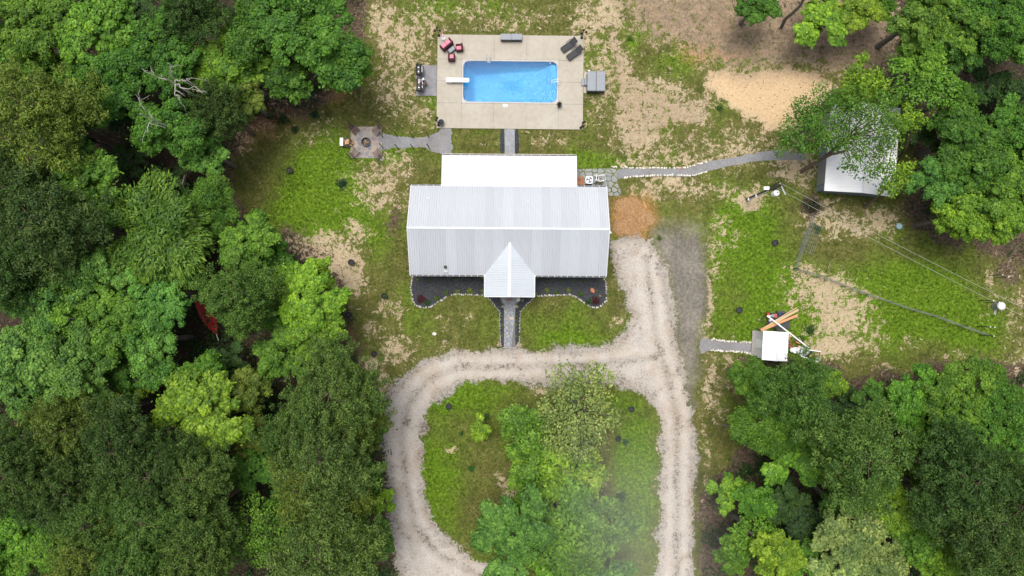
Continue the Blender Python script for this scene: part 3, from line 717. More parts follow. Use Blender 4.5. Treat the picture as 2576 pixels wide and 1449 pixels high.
b = MB(); b.box((HL+.12, -.25, 4.7), (.14, .2, .22)); b.lathe([(.07,0),(.05,.12),(0,.12)], (HL+.2, -.3, 4.6), 8); b.build('gable_light', M_white, house)

# ------------------------------------------------------------------ pool deck and pool
def rrect(hx, hy, r, n=8):
    o = []
    for cx, cy, a0 in ((hx-r, hy-r, 0), (-hx+r, hy-r, 90), (-hx+r, -hy+r, 180), (hx-r, -hy+r, 270)):
        for i in range(n+1): a = R_(a0+90*i/n); o.append((cx+r*math.cos(a), cy+r*math.sin(a)))
    return o
DK = Vector((-.19, 22.79)); DR = -.0112
deck = setting('pool_deck', (*DK, 0), DR)
b = MB(); 
for c, d in (((0,3.65,.04),(15.2,2.4,.06)),((0,-3.65,.04),(15.2,2.4,.06)),((-6.3,0,.04),(2.4,4.8,.06)),((6.3,0,.04),(2.4,4.8,.06))): b.box(c, d)
b.build('deck_base', M_concgrey, deck)
xs = [-7.64,-5.06,-1.7,1.7,5.06,7.64]
sl = [(xs[i], xs[i+1], 2.30, 4.9) for i in range(5)]+[(xs[i], xs[i+1], -4.95, -2.30) for i in range(5)]+[(-7.64,-5.06,0,2.30),(-7.64,-5.06,-2.30,0),(5.06,7.64,0,2.30),(5.06,7.64,-2.30,0)]
for x0, x1, y0, y1 in sl:
    b = MB(); b.rbox(((x0+x1)/2, (y0+y1)/2, .05), (x1-x0-.016, y1-y0-.016, .1), .012); b.build('deck_slab', M_conc, deck)
b = MB(); inn = rrect(4.9, 2.14, .6); outp = []
for x, y in inn:
    k = max(abs(x)/5.05, abs(y)/2.29); outp.append((max(-5.05, min(5.05, x*5.05/4.9 if abs(x) > 4.2 else x)), 0))
n = len(inn); outp = []
for i, (x, y) in enumerate(inn):
    seg, j = divmod(i, 9); sx, sy = ((1,1),(-1,1),(-1,-1),(1,-1))[seg]
    tt = j/8; A, B = ((5.05*sx, (2.14-.6)*sy), ((4.9-.6)*sx, 2.29*sy))
    if seg % 2: A, B = B, A
    C_ = (5.05*sx, 2.29*sy)
    outp.append((A[0]+(C_[0]-A[0])*min(1, tt*2), A[1]+(C_[1]-A[1])*min(1, tt*2)) if tt <= .5 else (C_[0]+(B[0]-C_[0])*(tt*2-1), C_[1]+(B[1]-C_[1])*(tt*2-1)))
v = [(x, y, .115) for x, y in inn]+[(x, y, .115) for x, y in outp]+[(x, y, -.06) for x, y in inn]+[(x, y, .0) for x, y in outp]
f = [(i, n+i, n+(i+1) % n, (i+1) % n) for i in range(n)]+[(2*n+i, i, (i+1) % n, 2*n+(i+1) % n) for i in range(n)]+[(n+i, 3*n+i, 3*n+(i+1) % n, n+(i+1) % n) for i in range(n)]
M_coping = concrete('pool_coping_concrete', (.50,.47,.43), (.43,.41,.37))
b.add(v, f); b.build('pool_coping', M_coping, deck)
# pool shell with hopper
m, nt_, out = new_mat('blue_pool_liner'); t = NT(nt_); v = t.coord()
c = t.ramp(t.voro(v, 5, 'Distance'), [(.1,(.02,.29,.58)),(.45,(.014,.235,.52)),(.8,(.05,.38,.65))])
c = t.mix(t.maprange(t.noise(v, 24, 3), .52, .68, 0, .6), c, (.16,.48,.70))
t.bsdf(out, c, .6); M_liner = m
m, nt_, out = new_mat('pool_water'); t = NT(nt_)
tr = t.n('ShaderNodeBsdfTransparent'); tr.inputs[0].default_value = (.84,.965,.99,1); gl = t.n('ShaderNodeBsdfGlossy'); gl.inputs[1].default_value = .06
fr = t.n('ShaderNodeFresnel'); fr.inputs[0].default_value = 1.33; mx = t.n('ShaderNodeMixShader')
bp = t.n('ShaderNodeBump'); bp.inputs[0].default_value = .25; bp.inputs[1].default_value = .05
t.l(t.noise(t.coord(), 5, 4), bp.inputs['Height']); t.l(bp.outputs[0], gl.inputs['Normal']); t.l(bp.outputs[0], fr.inputs['Normal'])
t.l(t.math('MULTIPLY', fr.outputs[0], .4), mx.inputs[0]); t.l(tr.outputs[0], mx.inputs[1]); t.l(gl.outputs[0], mx.inputs[2]); t.l(mx.outputs[0], out.inputs[0]); M_water = m
pool = thing('swimming_pool', 'rounded rectangular blue swimming pool set in the concrete deck', 'pool', (*DK, 0), DR)
def depth(x, y):
    wd = min(4.9-abs(x), 2.14-abs(y)); e = max(0, min(1, (1.6-x)/2.9)); wx_ = max(0, min(1, (x+4.9)/1.2)); wy_ = max(0, min(1, (2.14-abs(y))/.75))
    k_ = min(e, wx_, wy_); return 1.05+1.15*k_*k_*(3-2*k_)
b = MB(); ring = rrect(4.9, 2.14, .6); n = len(ring); ns = 26
v = [(x, y, -.05) for x, y in ring]
for k in range(ns):
    s = 1-k/ns
    for x, y in ring: v.append((x*(s+(1-s)*.0), y*s, -depth(x*s, y*s)))
f = []
for k in range(ns):
    for i in range(n): j = (i+1) % n; f.append((k*n+i, k*n+j, (k+1)*n+j, (k+1)*n+i))
v.append((0, 0, -depth(0, 0))); L = len(v)-1
for i in range(n): f.append((ns*n+i, ns*n+(i+1) % n, L))
b.add(v, f); b.build('liner', M_liner, pool, smooth=True)
b = MB(); b.prism(ring, -.02, .0); 
b = MB(); b.add([(x, y, .0) for x, y in rrect(4.9, 2.14, .6)], [tuple(range(n))]); b.build('water_surface', M_water, pool)
for i, (x, z) in enumerate(((4.52, -.28), (4.02, -.62))):
    b = MB(); b.box((x, 0, z-.3), (.74 if i == 0 else .27, 3.9, .6)); b.build('step', M_liner, pool)
for x, y in ((952,722),(950,815)):
    q = W(c1, x, y, -2.0)-DK; b = MB(); b.lathe([(.13,0),(.12,.05),(0,.06)], (q.x, q.y, -2.4), 12); b.build('drain', M_white, pool)
for x, y in ((1037,490),(1756,497),(818,484)):
    q = W(c1, x, y, 0)-DK
    b = MB(); b.box((q.x, q.y-.02, -.06), (.36 if x == 1037 else .1, .1, .06)); b.build('jet_fitting' if x != 1037 else 'ladder_tread', M_white, pool)
q = W(c1, 1232, 1000, .12); b = MB(); b.rbox((0,0,.02), (.46, .3, .035), .02); o = b.build('skimmer_lid', M_white, None, loc=(q.x, q.y, .1)); tag(o, 'small white skimmer lid in the concrete south of the pool', 'lid')
# ladder rails at the north edge
ld = thing('pool_ladder', 'steel grab rails of the ladder at the top edge of the pool', 'pool ladder', (*W(c1, 1037, 470, .1), .1))
for s in (-1, 1):
    b = MB(); x = s*.2; b.tube([(x, .42, 0), (x, .42, .55), (x, .36, .72), (x, .2, .8), (x, .0, .76), (x, -.12, .6), (x, -.15, .1), (x, -.15, -.8)], .022, 8); r_ = b.build('rail', M_steel, ld)
    b = MB(); b.lathe([(.075,0),(.06,.03),(0,.03)], (x, .42, .0), 10); b.build('escutcheon', M_white, r_)
hr = thing('pool_handrail', 'white figure handrail standing in the pool steps', 'handrail', (*W(c1, 1850, 735, .1), .1))
for s in (-1, 1):
    b = MB(); y = s*.11; b.tube([(.12, y, 0), (.12, y, .72), (.02, y, .84), (-.25, y, .84), (-.75, y, .35), (-.78, y, -.45)], .024, 8); b.build('rail', M_white, hr)
    b = MB(); b.lathe([(.08,0),(.07,.03),(0,.03)], (.12, y, 0), 10); b.build('escutcheon', M_white, hr)
# diving board
q = W(c1, 673, 703, .55); db = thing('diving_board', 'white diving board reaching over the pool edge', 'diving board', (q.x, q.y, .1), DR)
b = MB(); b.rbox((0,0,.46), (2.4, .46, .06), .02); b.build('board', M_white, db)
b = MB(); b.rbox((-.85,0,.21), (.5, .42, .42), .05); b.build('stand', M_white, db)
b = MB(); b.tube([(-.1,-.2,0),(-.1,-.2,.4),(-.1,.2,.4),(-.1,.2,0)], .03, 8); b.build('fulcrum', M_steel, db)

# ------------------------------------------------------------------ things on the deck
SG = 'corner lamp posts of the pool deck'
def lamp(base, label):
    o = thing('lamp_post', label, 'lamp post', (base.x, base.y, .1), 0, SG)
    b = MB(); b.lathe([(.16,0),(.15,.06),(.07,.14),(.045,.24),(.04,1.75),(0,1.75)], n=12); b.build('post', M_black, o)
    for k in range(3):
        a = R_(90+120*k+(0 if k else 0)); x, y = .3*math.cos(a), .3*math.sin(a); h = 1.95 if k == 0 else 1.6
        if k == 0: x = y = 0
        b = MB(); b.tube([(0,0,1.45),(x*.6,y*.6,1.42),(x,y,h-.12)], .02, 6); ar = b.build('arm', M_black, o)
        b = MB(); b.lathe([(.05,-.12),(.1,-.05),(.115,.08),(.13,.1),(.05,.2),(.015,.27),(0,.27)], (x, y, h), 10); b.build('lantern', M_black, ar)
    return o
lp = lamp(W(c1, 457, 182, .1), 'black lamp post at the deck corner beside the pink flamingo')
again(lp, (*W(c1, 2128, 208, .1), .1), .3, 'black lamp post at the deck corner above the two loungers')
again(lp, (*W(c1, 452, 1230, .1), .1), 2., 'black lamp post at the deck corner beside the round black planter')
again(lp, (*W(c1, 2118, 1262, .1), .1), 1.2, 'black lamp post at the deck corner nearest the house chairs and air unit')
# flamingo
q = W(d3, 365, 545, .1); fl = thing('flamingo_statue', 'pale pink flamingo garden statue by the deck corner', 'garden statue', (q.x, q.y, .1), .4)
b = MB(); b.lathe([(.2,0),(.2,.05),(0,.06)], n=12); b.build('base', M_white, fl)
for s in (-1, 1): b = MB(); b.tube([(s*.04,0,.05),(s*.04,.02,.35),(s*.04,-.01,.7)], .014, 6); b.build('leg', M_pinkpl, fl)
b = MB(); b.ball((0,-.02,.82), (.13,.24,.15), 12, 8); bd = b.build('body', M_pinkpl, fl, smooth=True)
b = MB(); b.tube([(0,.18,.86),(0,.3,1.0),(0,.28,1.18),(0,.2,1.32),(0,.24,1.44),(0,.33,1.45)], [.05,.04,.035,.034,.04,.05], 8); b.build('neck', M_pinkpl, bd, smooth=True)
b = MB(); b.tube([(0,.36,1.44),(0,.42,1.4),(0,.43,1.33)], [.035,.028,.008], 6); b.build('beak', M_black, bd)
# woven seating with coral cushions
def wicker_seat(name, label, cat, wd, loc, rz, group=None):
    o = thing(name, label, cat, loc, rz, group); dp = .74
    b = MB(); b.rbox((0,0,.17), (wd, dp, .26), .04); b.build('base', M_redwicker, o)
    b = MB(); b.rbox((0,-dp/2+.08,.58), (wd, .16, .56), .06); b.build('backrest', M_redwicker, o)
    for s in (-1, 1): b = MB(); b.rbox((s*(wd/2-.06),.05,.46), (.12, dp-.1, .3), .05); b.build('arm', M_redwicker, o)
    k = 2 if wd > 1 else 1; cw = (wd-.28)/k
    for i in range(k): b = MB(); b.rbox((-wd/2+.14+cw*(i+.5), .07, .36), (cw-.015, dp-.24, .13), .05); b.build('cushion', M_pink, o)
    for sx in (-1, 1):
        for sy in (-1, 1): b = MB(); b.box((sx*(wd/2-.06), sy*(dp/2-.06), .02), (.06,.06,.06)); b.build('leg', M_redwicker, o)
    return o
AG = 'coral cushioned armchairs by the pool'
wicker_seat('loveseat', 'dark red wicker loveseat with long coral cushion near the flamingo', 'loveseat', 1.35, (*W(d3, 480, 775, .4), .1), R_(40))
wicker_seat('armchair', 'coral cushioned armchair facing the low table from the east', 'armchair', .72, (*W(d3, 950, 895, .4), .1), R_(-265-0), AG)
wicker_seat('armchair', 'coral cushioned armchair south of the low table, back to the pool', 'armchair', .72, (*W(d3, 665, 1245, .4), .1), R_(0), AG)
q = W(d3, 665, 955, .4); o = thing('coffee_table', 'low dark table with grey glass top between the coral seats', 'coffee table', (q.x, q.y, .1), R_(40))
b = MB(); b.rbox((0,0,.39), (.84,.52,.05), .015); b.build('frame', M_wicker, o)
b = MB(); b.box((0,0,.419), (.7,.38,.008)); b.build('table_top', M_greyplastic, o)
for sx in (-1, 1):
    for sy in (-1, 1): b = MB(); b.box((sx*.37, sy*.21, .18), (.06,.06,.37)); b.build('leg', M_wicker, o)
# storage boxes
for i, (x, lab) in enumerate(((1241, 'grey resin deck box, western one of the joined pair at the deck edge'), (1368, 'grey resin deck box, eastern one of the joined pair at the deck edge'))):
    q = W(c1, x, 200, .6); o = thing('deck_box', lab, 'storage box', (q.x, q.y, .1), DR, 'pair of grey deck boxes')
    b = MB(); b.rbox((0,0,.27), (1.08,.60,.54), .03); b.build('bin', M_dark, o)
    b = MB(); b.rbox((0,0,.58), (1.12,.64,.08), .03); l = b.build('lid', M_greyplastic, o)
    b = MB()
    for k in range(3): b.box((-.33+.33*k, 0, .623), (.2,.5,.008))
    b.build('lid_rib', M_greyplastic, l)
# loungers
def lounger(label, loc, rz):
    o = thing('sun_lounger', label, 'sun lounger', loc, rz, 'black wicker loungers')
    b = MB(); b.rbox((-.32,0,.33), (1.15,.64,.08), .03); b.build('seat', M_wicker, o)
    b = MB(); M_ = Matrix.Rotation(R_(-30), 4, 'Y'); b.box((.55,0,.52), (.78,.64,.06), M=M_); b.build('backrest', M_wicker, o)
    for s in (-1, 1): b = MB(); b.tube([(-.1,s*.36,.34),(-.02,s*.37,.54),(.5,s*.37,.56),(.58,s*.36,.32)], .03, 6); b.build('armrest', M_wicker, o)
    for sx in (-.82, .5):
        for s in (-1, 1): b = MB(); b.box((sx, s*.28, .15), (.06,.06,.3)); b.build('leg', M_wicker, o)
lounger('black wicker lounger nearer the corner lamp post', (*W(d4, 340, 335, .4), .1), R_(36))
lounger('black wicker lounger nearer the pool and hot tub', (*W(d4, 465, 505, .4), .1), R_(36))
# hot tub
o = setting('hot_tub_pad'); pp = WP(c1, [(2152,612),(2390,606),(2390,852),(2148,856)], .08); b = MB(); b.prism([(p.x, p.y) for p in pp], 0, .09); b.build('pad_slab', M_conc, o)
q = W(c1, 2297, 718, .9); ht = thing('hot_tub', 'square hot tub closed by a grey folding vinyl cover', 'hot tub', (q.x, q.y, .09), DR)
b = MB(); b.rbox((0,0,.4), (1.84,2.0,.8), .08); b.build('cabinet', M_dark, ht)
for s in (-1, 1): b = MB(); b.rbox((s*.47,0,.87), (.925,2.06,.14), .05); b.build('cover_half', M_vinyl, ht)
for s in (-1, 1):
    for k in (-1, 1): b = MB(); b.box((s*.5, k*1.035, .75), (.05,.012,.3)); b.build('strap', M_black, ht)
b = MB(); b.tube([(.4,1.05,.2),(.4,1.2,.75),(.62,1.22,.9),(.7,1.05,.6)], .025, 6); b.build('cover_lifter', M_white, ht)
b = MB(); b.rbox((-.72,1.12,.45), (.2,.16,.5), .03); b.build('filter_lid', M_white, ht)
q = W(c1, 2161, 727, .3); o = thing('spa_steps', 'two dark grey steps leading up to the hot tub', 'steps', (q.x, q.y, .09), DR)
b = MB(); b.rbox((.14,0,.19), (.3,.72,.38), .03); b.build('step', M_greyplastic, o)
b = MB(); b.rbox((-.16,0,.1), (.3,.72,.2), .03); b.build('step', M_greyplastic, o)
# planters
M_leafd = None
# ------------------------------------------------------------------ foliage
def leaf_mat(name, trans=.18):
    m, nt_, out = new_mat(name); t = NT(nt_)
    oc = t.n('ShaderNodeObjectInfo').outputs['Color']; rp = t.n('ShaderNodeNewGeometry').outputs['Random Per Island']
    c = t.mix(1., oc, t.ramp(rp, [(0,(.50,.56,.50)),(.45,(.92,.95,.9)),(.8,(1.25,1.18,1.1)),(1,(1.7,1.5,1.35))]), 'MULTIPLY')
    at = t.n('ShaderNodeAttribute'); at.attribute_name = 'spray_tone'; c = t.mix(t.maprange(at.outputs['Fac'], .6, 1.35), t.mix(1., c, (.50,.60,.56), 'MULTIPLY'), t.mix(1., c, (1.5,1.36,1.15), 'MULTIPLY'))
    d = t.n('ShaderNodeBsdfDiffuse'); tr = t.n('ShaderNodeBsdfTranslucent'); g = t.n('ShaderNodeBsdfGlossy'); g.inputs[1].default_value = .5; g.inputs[0].default_value = (.8,.85,.9,1)
    t.l(c, d.inputs[0]); t.l(t.mix(1., c, (1.0,1.15,.5), 'MULTIPLY'), tr.inputs[0])
    m1 = t.n('ShaderNodeMixShader'); m1.inputs[0].default_value = trans; t.l(d.outputs[0], m1.inputs[1]); t.l(tr.outputs[0], m1.inputs[2])
    m2 = t.n('ShaderNodeMixShader'); m2.inputs[0].default_value = .012; t.l(m1.outputs[0], m2.inputs[1]); t.l(g.outputs[0], m2.inputs[2]); t.l(m2.outputs[0], out.inputs[0])
    return m
M_leaf = leaf_mat('leaf'); M_needle = leaf_mat('needle', .2)
def unit(a): return a/np.maximum(np.linalg.norm(a, axis=-1, keepdims=True), 1e-9)
def leaves(name, P, N, L, Wd, mat, rs, T=None, K_=None):
    """one rhombic leaf per point: centre P, facing N, along T (random when not given)"""
    n = len(P); N = unit(N)
    if T is None: T = rs.normal(size=(n, 3))
    T = unit(T-(T*N).sum(1, keepdims=True)*N); B = np.cross(N, T)
    L = np.broadcast_to(L, (n,))[:, None]; Wd = np.broadcast_to(Wd, (n,))[:, None]
    co = np.stack([P-T*L/2, P+B*Wd/2-T*L*.05, P+T*L/2, P-B*Wd/2-T*L*.05], 1).reshape(-1, 3)
    me = np_mesh(name, co, np.arange(4*n).reshape(n, 4), mat)
    at = me.attributes.new('spray_tone', 'FLOAT', 'POINT'); at.data.foreach_set('value', np.repeat(np.ones(n) if K_ is None else K_, 4).astype(np.float32))
    return me
def plant_mesh(seed, r, h, n, L=.12, Wd=.05, up=.6):
    rs = np.random.RandomState(seed); d = unit(rs.normal(size=(n, 3))); d[:, 2] = np.abs(d[:, 2])
    rad = rs.uniform(.3, 1, (n, 1)); lob = 1+.25*np.sin(3*np.arctan2(d[:, 1], d[:, 0])+seed)[:, None]
    P = d*rad*np.array([r, r, h])*lob; P[:, 2] += .03
    N = d*.5+np.array([0,0,up])+rs.normal(size=(n, 3))*.45
    return leaves('foliage', P, N, L*rs.uniform(.7,1.3,n), Wd*rs.uniform(.7,1.3,n), M_leaf, rs, T=d+rs.normal(size=(n,3))*.4)
PLM = [plant_mesh(k, .26, .3, 110) for k in range(3)]; PLB = [plant_mesh(10+k, .5, .55, 420) for k in range(3)]
def plant(name, label, loc, size, col, big=False, group=None, seed=0):
    o = thing(name, label, 'plant' if not big else 'shrub', (loc.x, loc.y, .02), 0, group)
    r = random.Random(seed*31+int(loc.x*100))
    me = r.choice(PLB if big else PLM); k = size/(.5 if big else .26)
    inst('foliage', me, o, (0,0,0), r.uniform(0,6.28), (k,k,k*r.uniform(.8,1.1)), color=col)
    b = MB(); b.tube([(0,0,0),(0,0,size*.5)], [.02,.012], 5); b.build('stem', M_barkp, o)
    return o

# ------------------------------------------------------------------ grill patio west of the deck
pp = WP(c1, [(192,530),(432,532),(430,890),(192,888)]); o = setting('grill_patio'); b = MB(); b.prism([(p.x, p.y) for p in pp], 0, .08); b.build('stamped_slab', M_stamped, o)
def smoker(label, c, L, tone, stack):
    o = thing('barrel_smoker', label, 'smoker grill', (c.x, c.y, .08), 0, 'black barrel smokers on the grill patio')
    M_ = Matrix.Rotation(R_(90), 4, 'X')
    b = MB(); b.lathe([(0,-L/2),(.26,-L/2+.01),(.3,-L/2+.05),(.3,L/2-.05),(.26,L/2-.01),(0,L/2)], n=16, M=Matrix.Translation((0,0,.85)) @ M_); br = b.build('barrel', tone, o)
    b = MB(); b.box((.33,0,.9), (.03,L*.5,.03)); b.build('lid_handle', M_steel, br)
    for y in (-L*.28, L*.1): b = MB(); b.box((0,y,1.155), (.1,.1,.03)); b.build('vent', M_steel, br)
    for sx in (-1, 1):
        for sy in (-1, 1): b = MB(); b.tube([(sx*.16, sy*L*.36, .68),(sx*.24, sy*L*.4, 0)], .025, 6); b.build('leg', M_black, o)
    if stack: b = MB(); b.tube([(-.05,L*.36,1.1),(-.05,L*.36,1.75)], .06, 10); b.build('smokestack', M_black, o)
    b = MB(); b.box((.38,0,.72), (.22,L*.7,.03)); b.build('side_shelf', M_darkwood, o)
    return o
smoker('black barrel smoker at the top end of the grill patio', W(d1, 262, 350, .9), 1.15, M_black, True)
s2 = smoker('brownish black barrel smoker beside the person in the striped shirt', W(d1, 275, 900, .9), 1.35, M_dark, False)
b = MB(); b.box((.05,.32,1.165), (.22,.34,.012)); b.build('griddle_plate', pm('dusty_plate', (.42,.34,.36), .7), s2)
# person
q = W(d1, 530, 860, .08); pr = thing('person', 'person in white cap and blue striped shirt standing at the smokers', 'person', (q.x, q.y, .08), R_(125))
def skin_obj(name, V, E_, Rr, mat, parent, sub=1, root=0):
    me = bpy.data.meshes.new(name); me.from_pydata(V, E_, []); me.materials.append(mat); o = inst(name, me, parent)
    md = o.modifiers.new('skin', 'SKIN'); md.use_smooth_shade = True
    for i, r in enumerate(Rr): me.skin_vertices[0].data[i].radius = (r, r)
    me.skin_vertices[0].data[root].use_root = True
    s = o.modifiers.new('sub', 'SUBSURF'); s.levels = sub; s.render_levels = sub; return o
V, E_, Rr = [(0,0,.95)], [], [.135]
def bone(p, par, r): V.append(p); Rr.append(r); E_.append((par, len(V)-1)); return len(V)-1
ch = bone((0,.03,1.2), 0, .13); ct = bone((0,.06,1.38), ch, .13); nk = bone((0,.08,1.5), ct, .055); hd = bone((0,.11,1.6), nk, .085); bone((0,.12,1.7), hd, .088)
for s in (-1, 1):
    a = bone((s*.1,0,.88), 0, .095); k = bone((s*.11,.03,.5), a, .062); an = bone((s*.12,-.02,.09), k, .042); bone((s*.13,.13,.04), an, .035)
    sh = bone((s*.19,.06,1.4), ct, .06); el = bone((s*.25,.1,1.13), sh, .045); wr = bone((s*.17,.34,1.06), el, .032); pa = bone((s*.15,.42,1.05), wr, .036)
    for j in range(4): f1 = bone((s*(.12+.022*j),.47+.005*(1.5-abs(j-1.5)),1.045), pa, .010); bone((s*(.12+.022*j),.51+.008*(1.5-abs(j-1.5)),1.02), f1, .008)
    th = bone((s*.11,.42,1.07), pa, .011); bone((s*.085,.45,1.06), th, .009)
skin_obj('body', V, E_, Rr, M_skin, pr)
m, nt_, out = new_mat('blue_white_swirl_cloth'); t = NT(nt_); v = t.coord()
wv = t.n('ShaderNodeTexWave', wave_type='RINGS'); wv.inputs['Scale'].default_value = 3.2; wv.inputs['Distortion'].default_value = 4; t.l(v, wv.inputs[0])
t.bsdf(out, t.ramp(wv.outputs['Fac'], [(.2,(.015,.10,.22)),(.45,(.05,.42,.55)),(.62,(.7,.8,.82)),(.9,(.03,.2,.4))]), .85); M_swirl = m
V, E_, Rr = [(0,0,.93)], [], [.16]
ch = bone((0,.03,1.2), 0, .158); ct = bone((0,.06,1.38), ch, .155); bone((0,.075,1.46), ct, .085)
for s in (-1, 1): sh = bone((s*.2,.06,1.4), ct, .085); bone((s*.235,.085,1.24), sh, .075)
skin_obj('shirt', V, E_, Rr, M_swirl, pr)
V, E_, Rr = [(0,0,.96)], [], [.15]
for s in (-1, 1): a = bone((s*.1,0,.86), 0, .115); bone((s*.11,.02,.56), a, .095)
skin_obj('shorts', V, E_, Rr, pm('khaki_cloth', (.3,.26,.2), .9), pr)
b = MB(); b.lathe([(.11,0),(.108,.05),(.08,.1),(0,.125)], (0,.115,1.70), 14); b.add([(-.09,.19,1.705),(.09,.19,1.705),(.06,.31,1.69),(-.06,.31,1.69),(-.09,.19,1.715),(.09,.19,1.715),(.06,.31,1.70),(-.06,.31,1.70)], [(0,3,2,1),(4,5,6,7),(0,1,5,4),(1,2,6,5),(2,3,7,6)]); b.build('cap', M_white, pr, smooth=True)
b = MB(); b.ball((0,.215,1.61), (.014,.02,.022), 8, 5); b.build('nose', M_skin, pr)
for s in (-1, 1):
    b = MB(); b.ball((s*.033,.19,1.645), .011, 8, 5); b.build('eye', M_black, pr)
    b = MB(); b.ball((s*.09,.11,1.62), (.014,.022,.032), 8, 5); b.build('ear', M_skin, pr)
    b = MB(); b.rbox((s*.13,.05,.035), (.1,.27,.08), .03); b.build('shoe', M_dark, pr)
b = MB(); b.box((0,.196,1.575), (.05,.008,.01)); b.build('mouth', pm('lip', (.4,.15,.12), .6), pr)
# deck planters
def round_pot(name, label, q, r, z, mat, spiky=False):
    o = thing(name, label, 'planter', (q.x, q.y, z)); b = MB(); b.lathe([(r*.7,0),(r,.45),(r*1.08,.5),(r*.95,.5),(r*.9,.42),(0,.42)], n=16); b.build('pot', mat, o)
    if spiky:
        rs = np.random.RandomState(3); n = 60; d = unit(rs.normal(size=(n,3))); d[:,2] = np.abs(d[:,2])+.3; P = unit(d)*.3*rs.uniform(.5,1,(n,1)); P[:,2] += .42
        inst('foliage', leaves('foliage', P, np.cross(d, rs.normal(size=(n,3))), .5, .035, M_leaf, rs, T=d), o, color=(.045,.055,.035))
    else:
        b = MB(); b.lathe([(r*.93,0),(r*.93,.012),(0,.02)], (0,0,.43), 14); b.build('soil', M_mulch, o)
    return o
round_pot('planter', 'dark round planter with spiky plant beside the pool corner', W(c1, 1865, 998, .3), .24, .1, M_dark, True)
round_pot('planter', 'round black planter beside the southwest lamp post of the deck', W(c1, 484, 1205, .3), .3, .1, M_black)

# ------------------------------------------------------------------ fire pit patio
fp = WP(c4, [(403,228),(922,224),(927,752),(405,748)]); o = setting('fire_pit_patio')
b = MB(); b.prism([(p.x, p.y) for p in fp], 0, .06); b.build('mortar_bed', concrete('pale_mortar', (.40,.37,.31), (.33,.30,.25), 3), o)
ins = [fp[0]+(fp[2]-fp[0]).normalized()*.05, fp[1]+(fp[3]-fp[1]).normalized()*.05, fp[2]+(fp[0]-fp[2]).normalized()*.05, fp[3]+(fp[1]-fp[3]).normalized()*.05]
lay(o, cells(ins, .56, .50, 4, .07), M_flagwarm, .05, .085, seed=3)
q = W(c4, 655, 478, .3); fr_ = thing('fire_pit', 'round dark steel fire pit with charred logs in the stone patio', 'fire pit', (q.x, q.y, .08))
b = MB(); b.lathe([(.44,0),(.47,.34),(.47,.36),(.41,.36),(.40,.08),(0,.06)], n=20); b.build('steel_ring', pm('blued_steel', (.035,.05,.058), .5, metal=.4, var=.4), fr_)
b = MB(); b.lathe([(.39,0),(.3,.05),(0,.07)], (0,0,.08), 14); b.build('ash', M_ash, fr_)
for k in range(6):
    a = k*1.05; b = MB(); b.tube([(.3*math.cos(a),.3*math.sin(a),.17),(-.12*math.cos(a+.3),-.12*math.sin(a+.3),.26)], .045, 7); b.build('log', M_firewood, fr_).color = (.5,.45,.42,1) if k % 2 else (1.3,1.3,1.3,1)
def adirondack(label, q, rz, mat):
    o = thing('garden_chair', label, 'chair', (q.x, q.y, .085), rz, 'slatted chairs round the fire pit')
    for i in range(5): b = MB(); b.box((0, .30-.115*i, .36-.028*i), (.54,.095,.025)); b.build('seat_slat', mat, o)
    Mr = Matrix.Rotation(R_(22), 4, 'X')
    for i in range(5): b = MB(); b.box((-.22+.11*i, -.40, .66), (.095,.025,.86-.05*abs(i-2)), M=Mr); b.build('back_slat', mat, o)
    for s in (-1, 1):
        b = MB(); b.box((s*.34,.02,.58), (.13,.72,.025)); b.build('arm', mat, o)
        b = MB(); b.box((s*.30,.32,.29), (.03,.09,.58)); b.build('leg', mat, o)
        b = MB(); b.box((s*.27,-.02,.24), (.03,.85,.1), M=Matrix.Rotation(R_(14), 4, 'X')); b.build('leg', mat, o)
    return o
M_chair = pm('taupe_wood', (.20,.145,.12), .75, var=.3); M_chaird = pm('dark_brown_wood', (.10,.06,.05), .75, var=.35)
adirondack('slatted chair by the northwest corner of the fire pit patio', W(d5, 600, 330, .4), R_(-135), M_chaird)
adirondack('slatted chair by the northeast corner of the fire pit patio', W(d5, 1355, 350, .4), R_(140), M_chair)
adirondack('slatted chair by the southwest corner of the fire pit patio', W(d5, 600, 1090, .4), R_(-40), M_chair)
adirondack('slatted chair by the southeast corner of the fire pit patio', W(d5, 1370, 1110, .4), R_(45), M_chair)
TG = 'torch poles round the fire pit and its path'
def torch(label, q, h):
    o = thing('torch_pole', label, 'garden torch', (q.x, q.y, 0), 0, TG)
    b = MB(); b.tube([(0,0,0),(.01,0,h*.5),(0,.01,h)], [.05,.045,.045], 7); b.build('pole', M_darkwood, o)
    b = MB(); b.lathe([(.03,0),(.06,.1),(.065,.2),(.03,.22),(.012,.26),(0,.26)], (0,0,h-.02), 10); b.build('burner', M_black, o)
torch('dark torch pole behind the northwest fire pit chair', W(c4, 425, 215), 2.1)
torch('dark torch pole outside the northeast corner of the fire pit patio', W(c4, 912, 218), 1.95)
torch('dark torch pole outside the southwest corner of the fire pit patio', W(c4, 412, 757), 2.05)
torch('dark torch pole behind the southeast fire pit chair', W(c4, 935, 768), 1.9)
torch('torch pole where the grey path meets the patio, pool side', W(c4, 938, 398), 1.9)
torch('torch pole where the grey path meets the patio, house side', W(c4, 944, 582), 1.9)
torch('thin torch pole on the pool side of the path, nearest the patio', W(c4, 1180, 382), 1.8)
torch('dark torch pole on the pool side of the path, middle of its row', W(c4, 1442, 402), 2.1)
torch('brown torch pole on the pool side of the path, nearest the deck', W(c4, 1712, 402), 1.9)
torch('torch pole on the house side of the path, nearest the patio', W(c4, 1202, 600), 2.0)
torch('torch pole on the house side of the path, middle of its row', W(c4, 1448, 590), 1.7)
torch('torch pole on the house side of the path, nearest the back porch', W(c4, 1718, 588), 1.8)
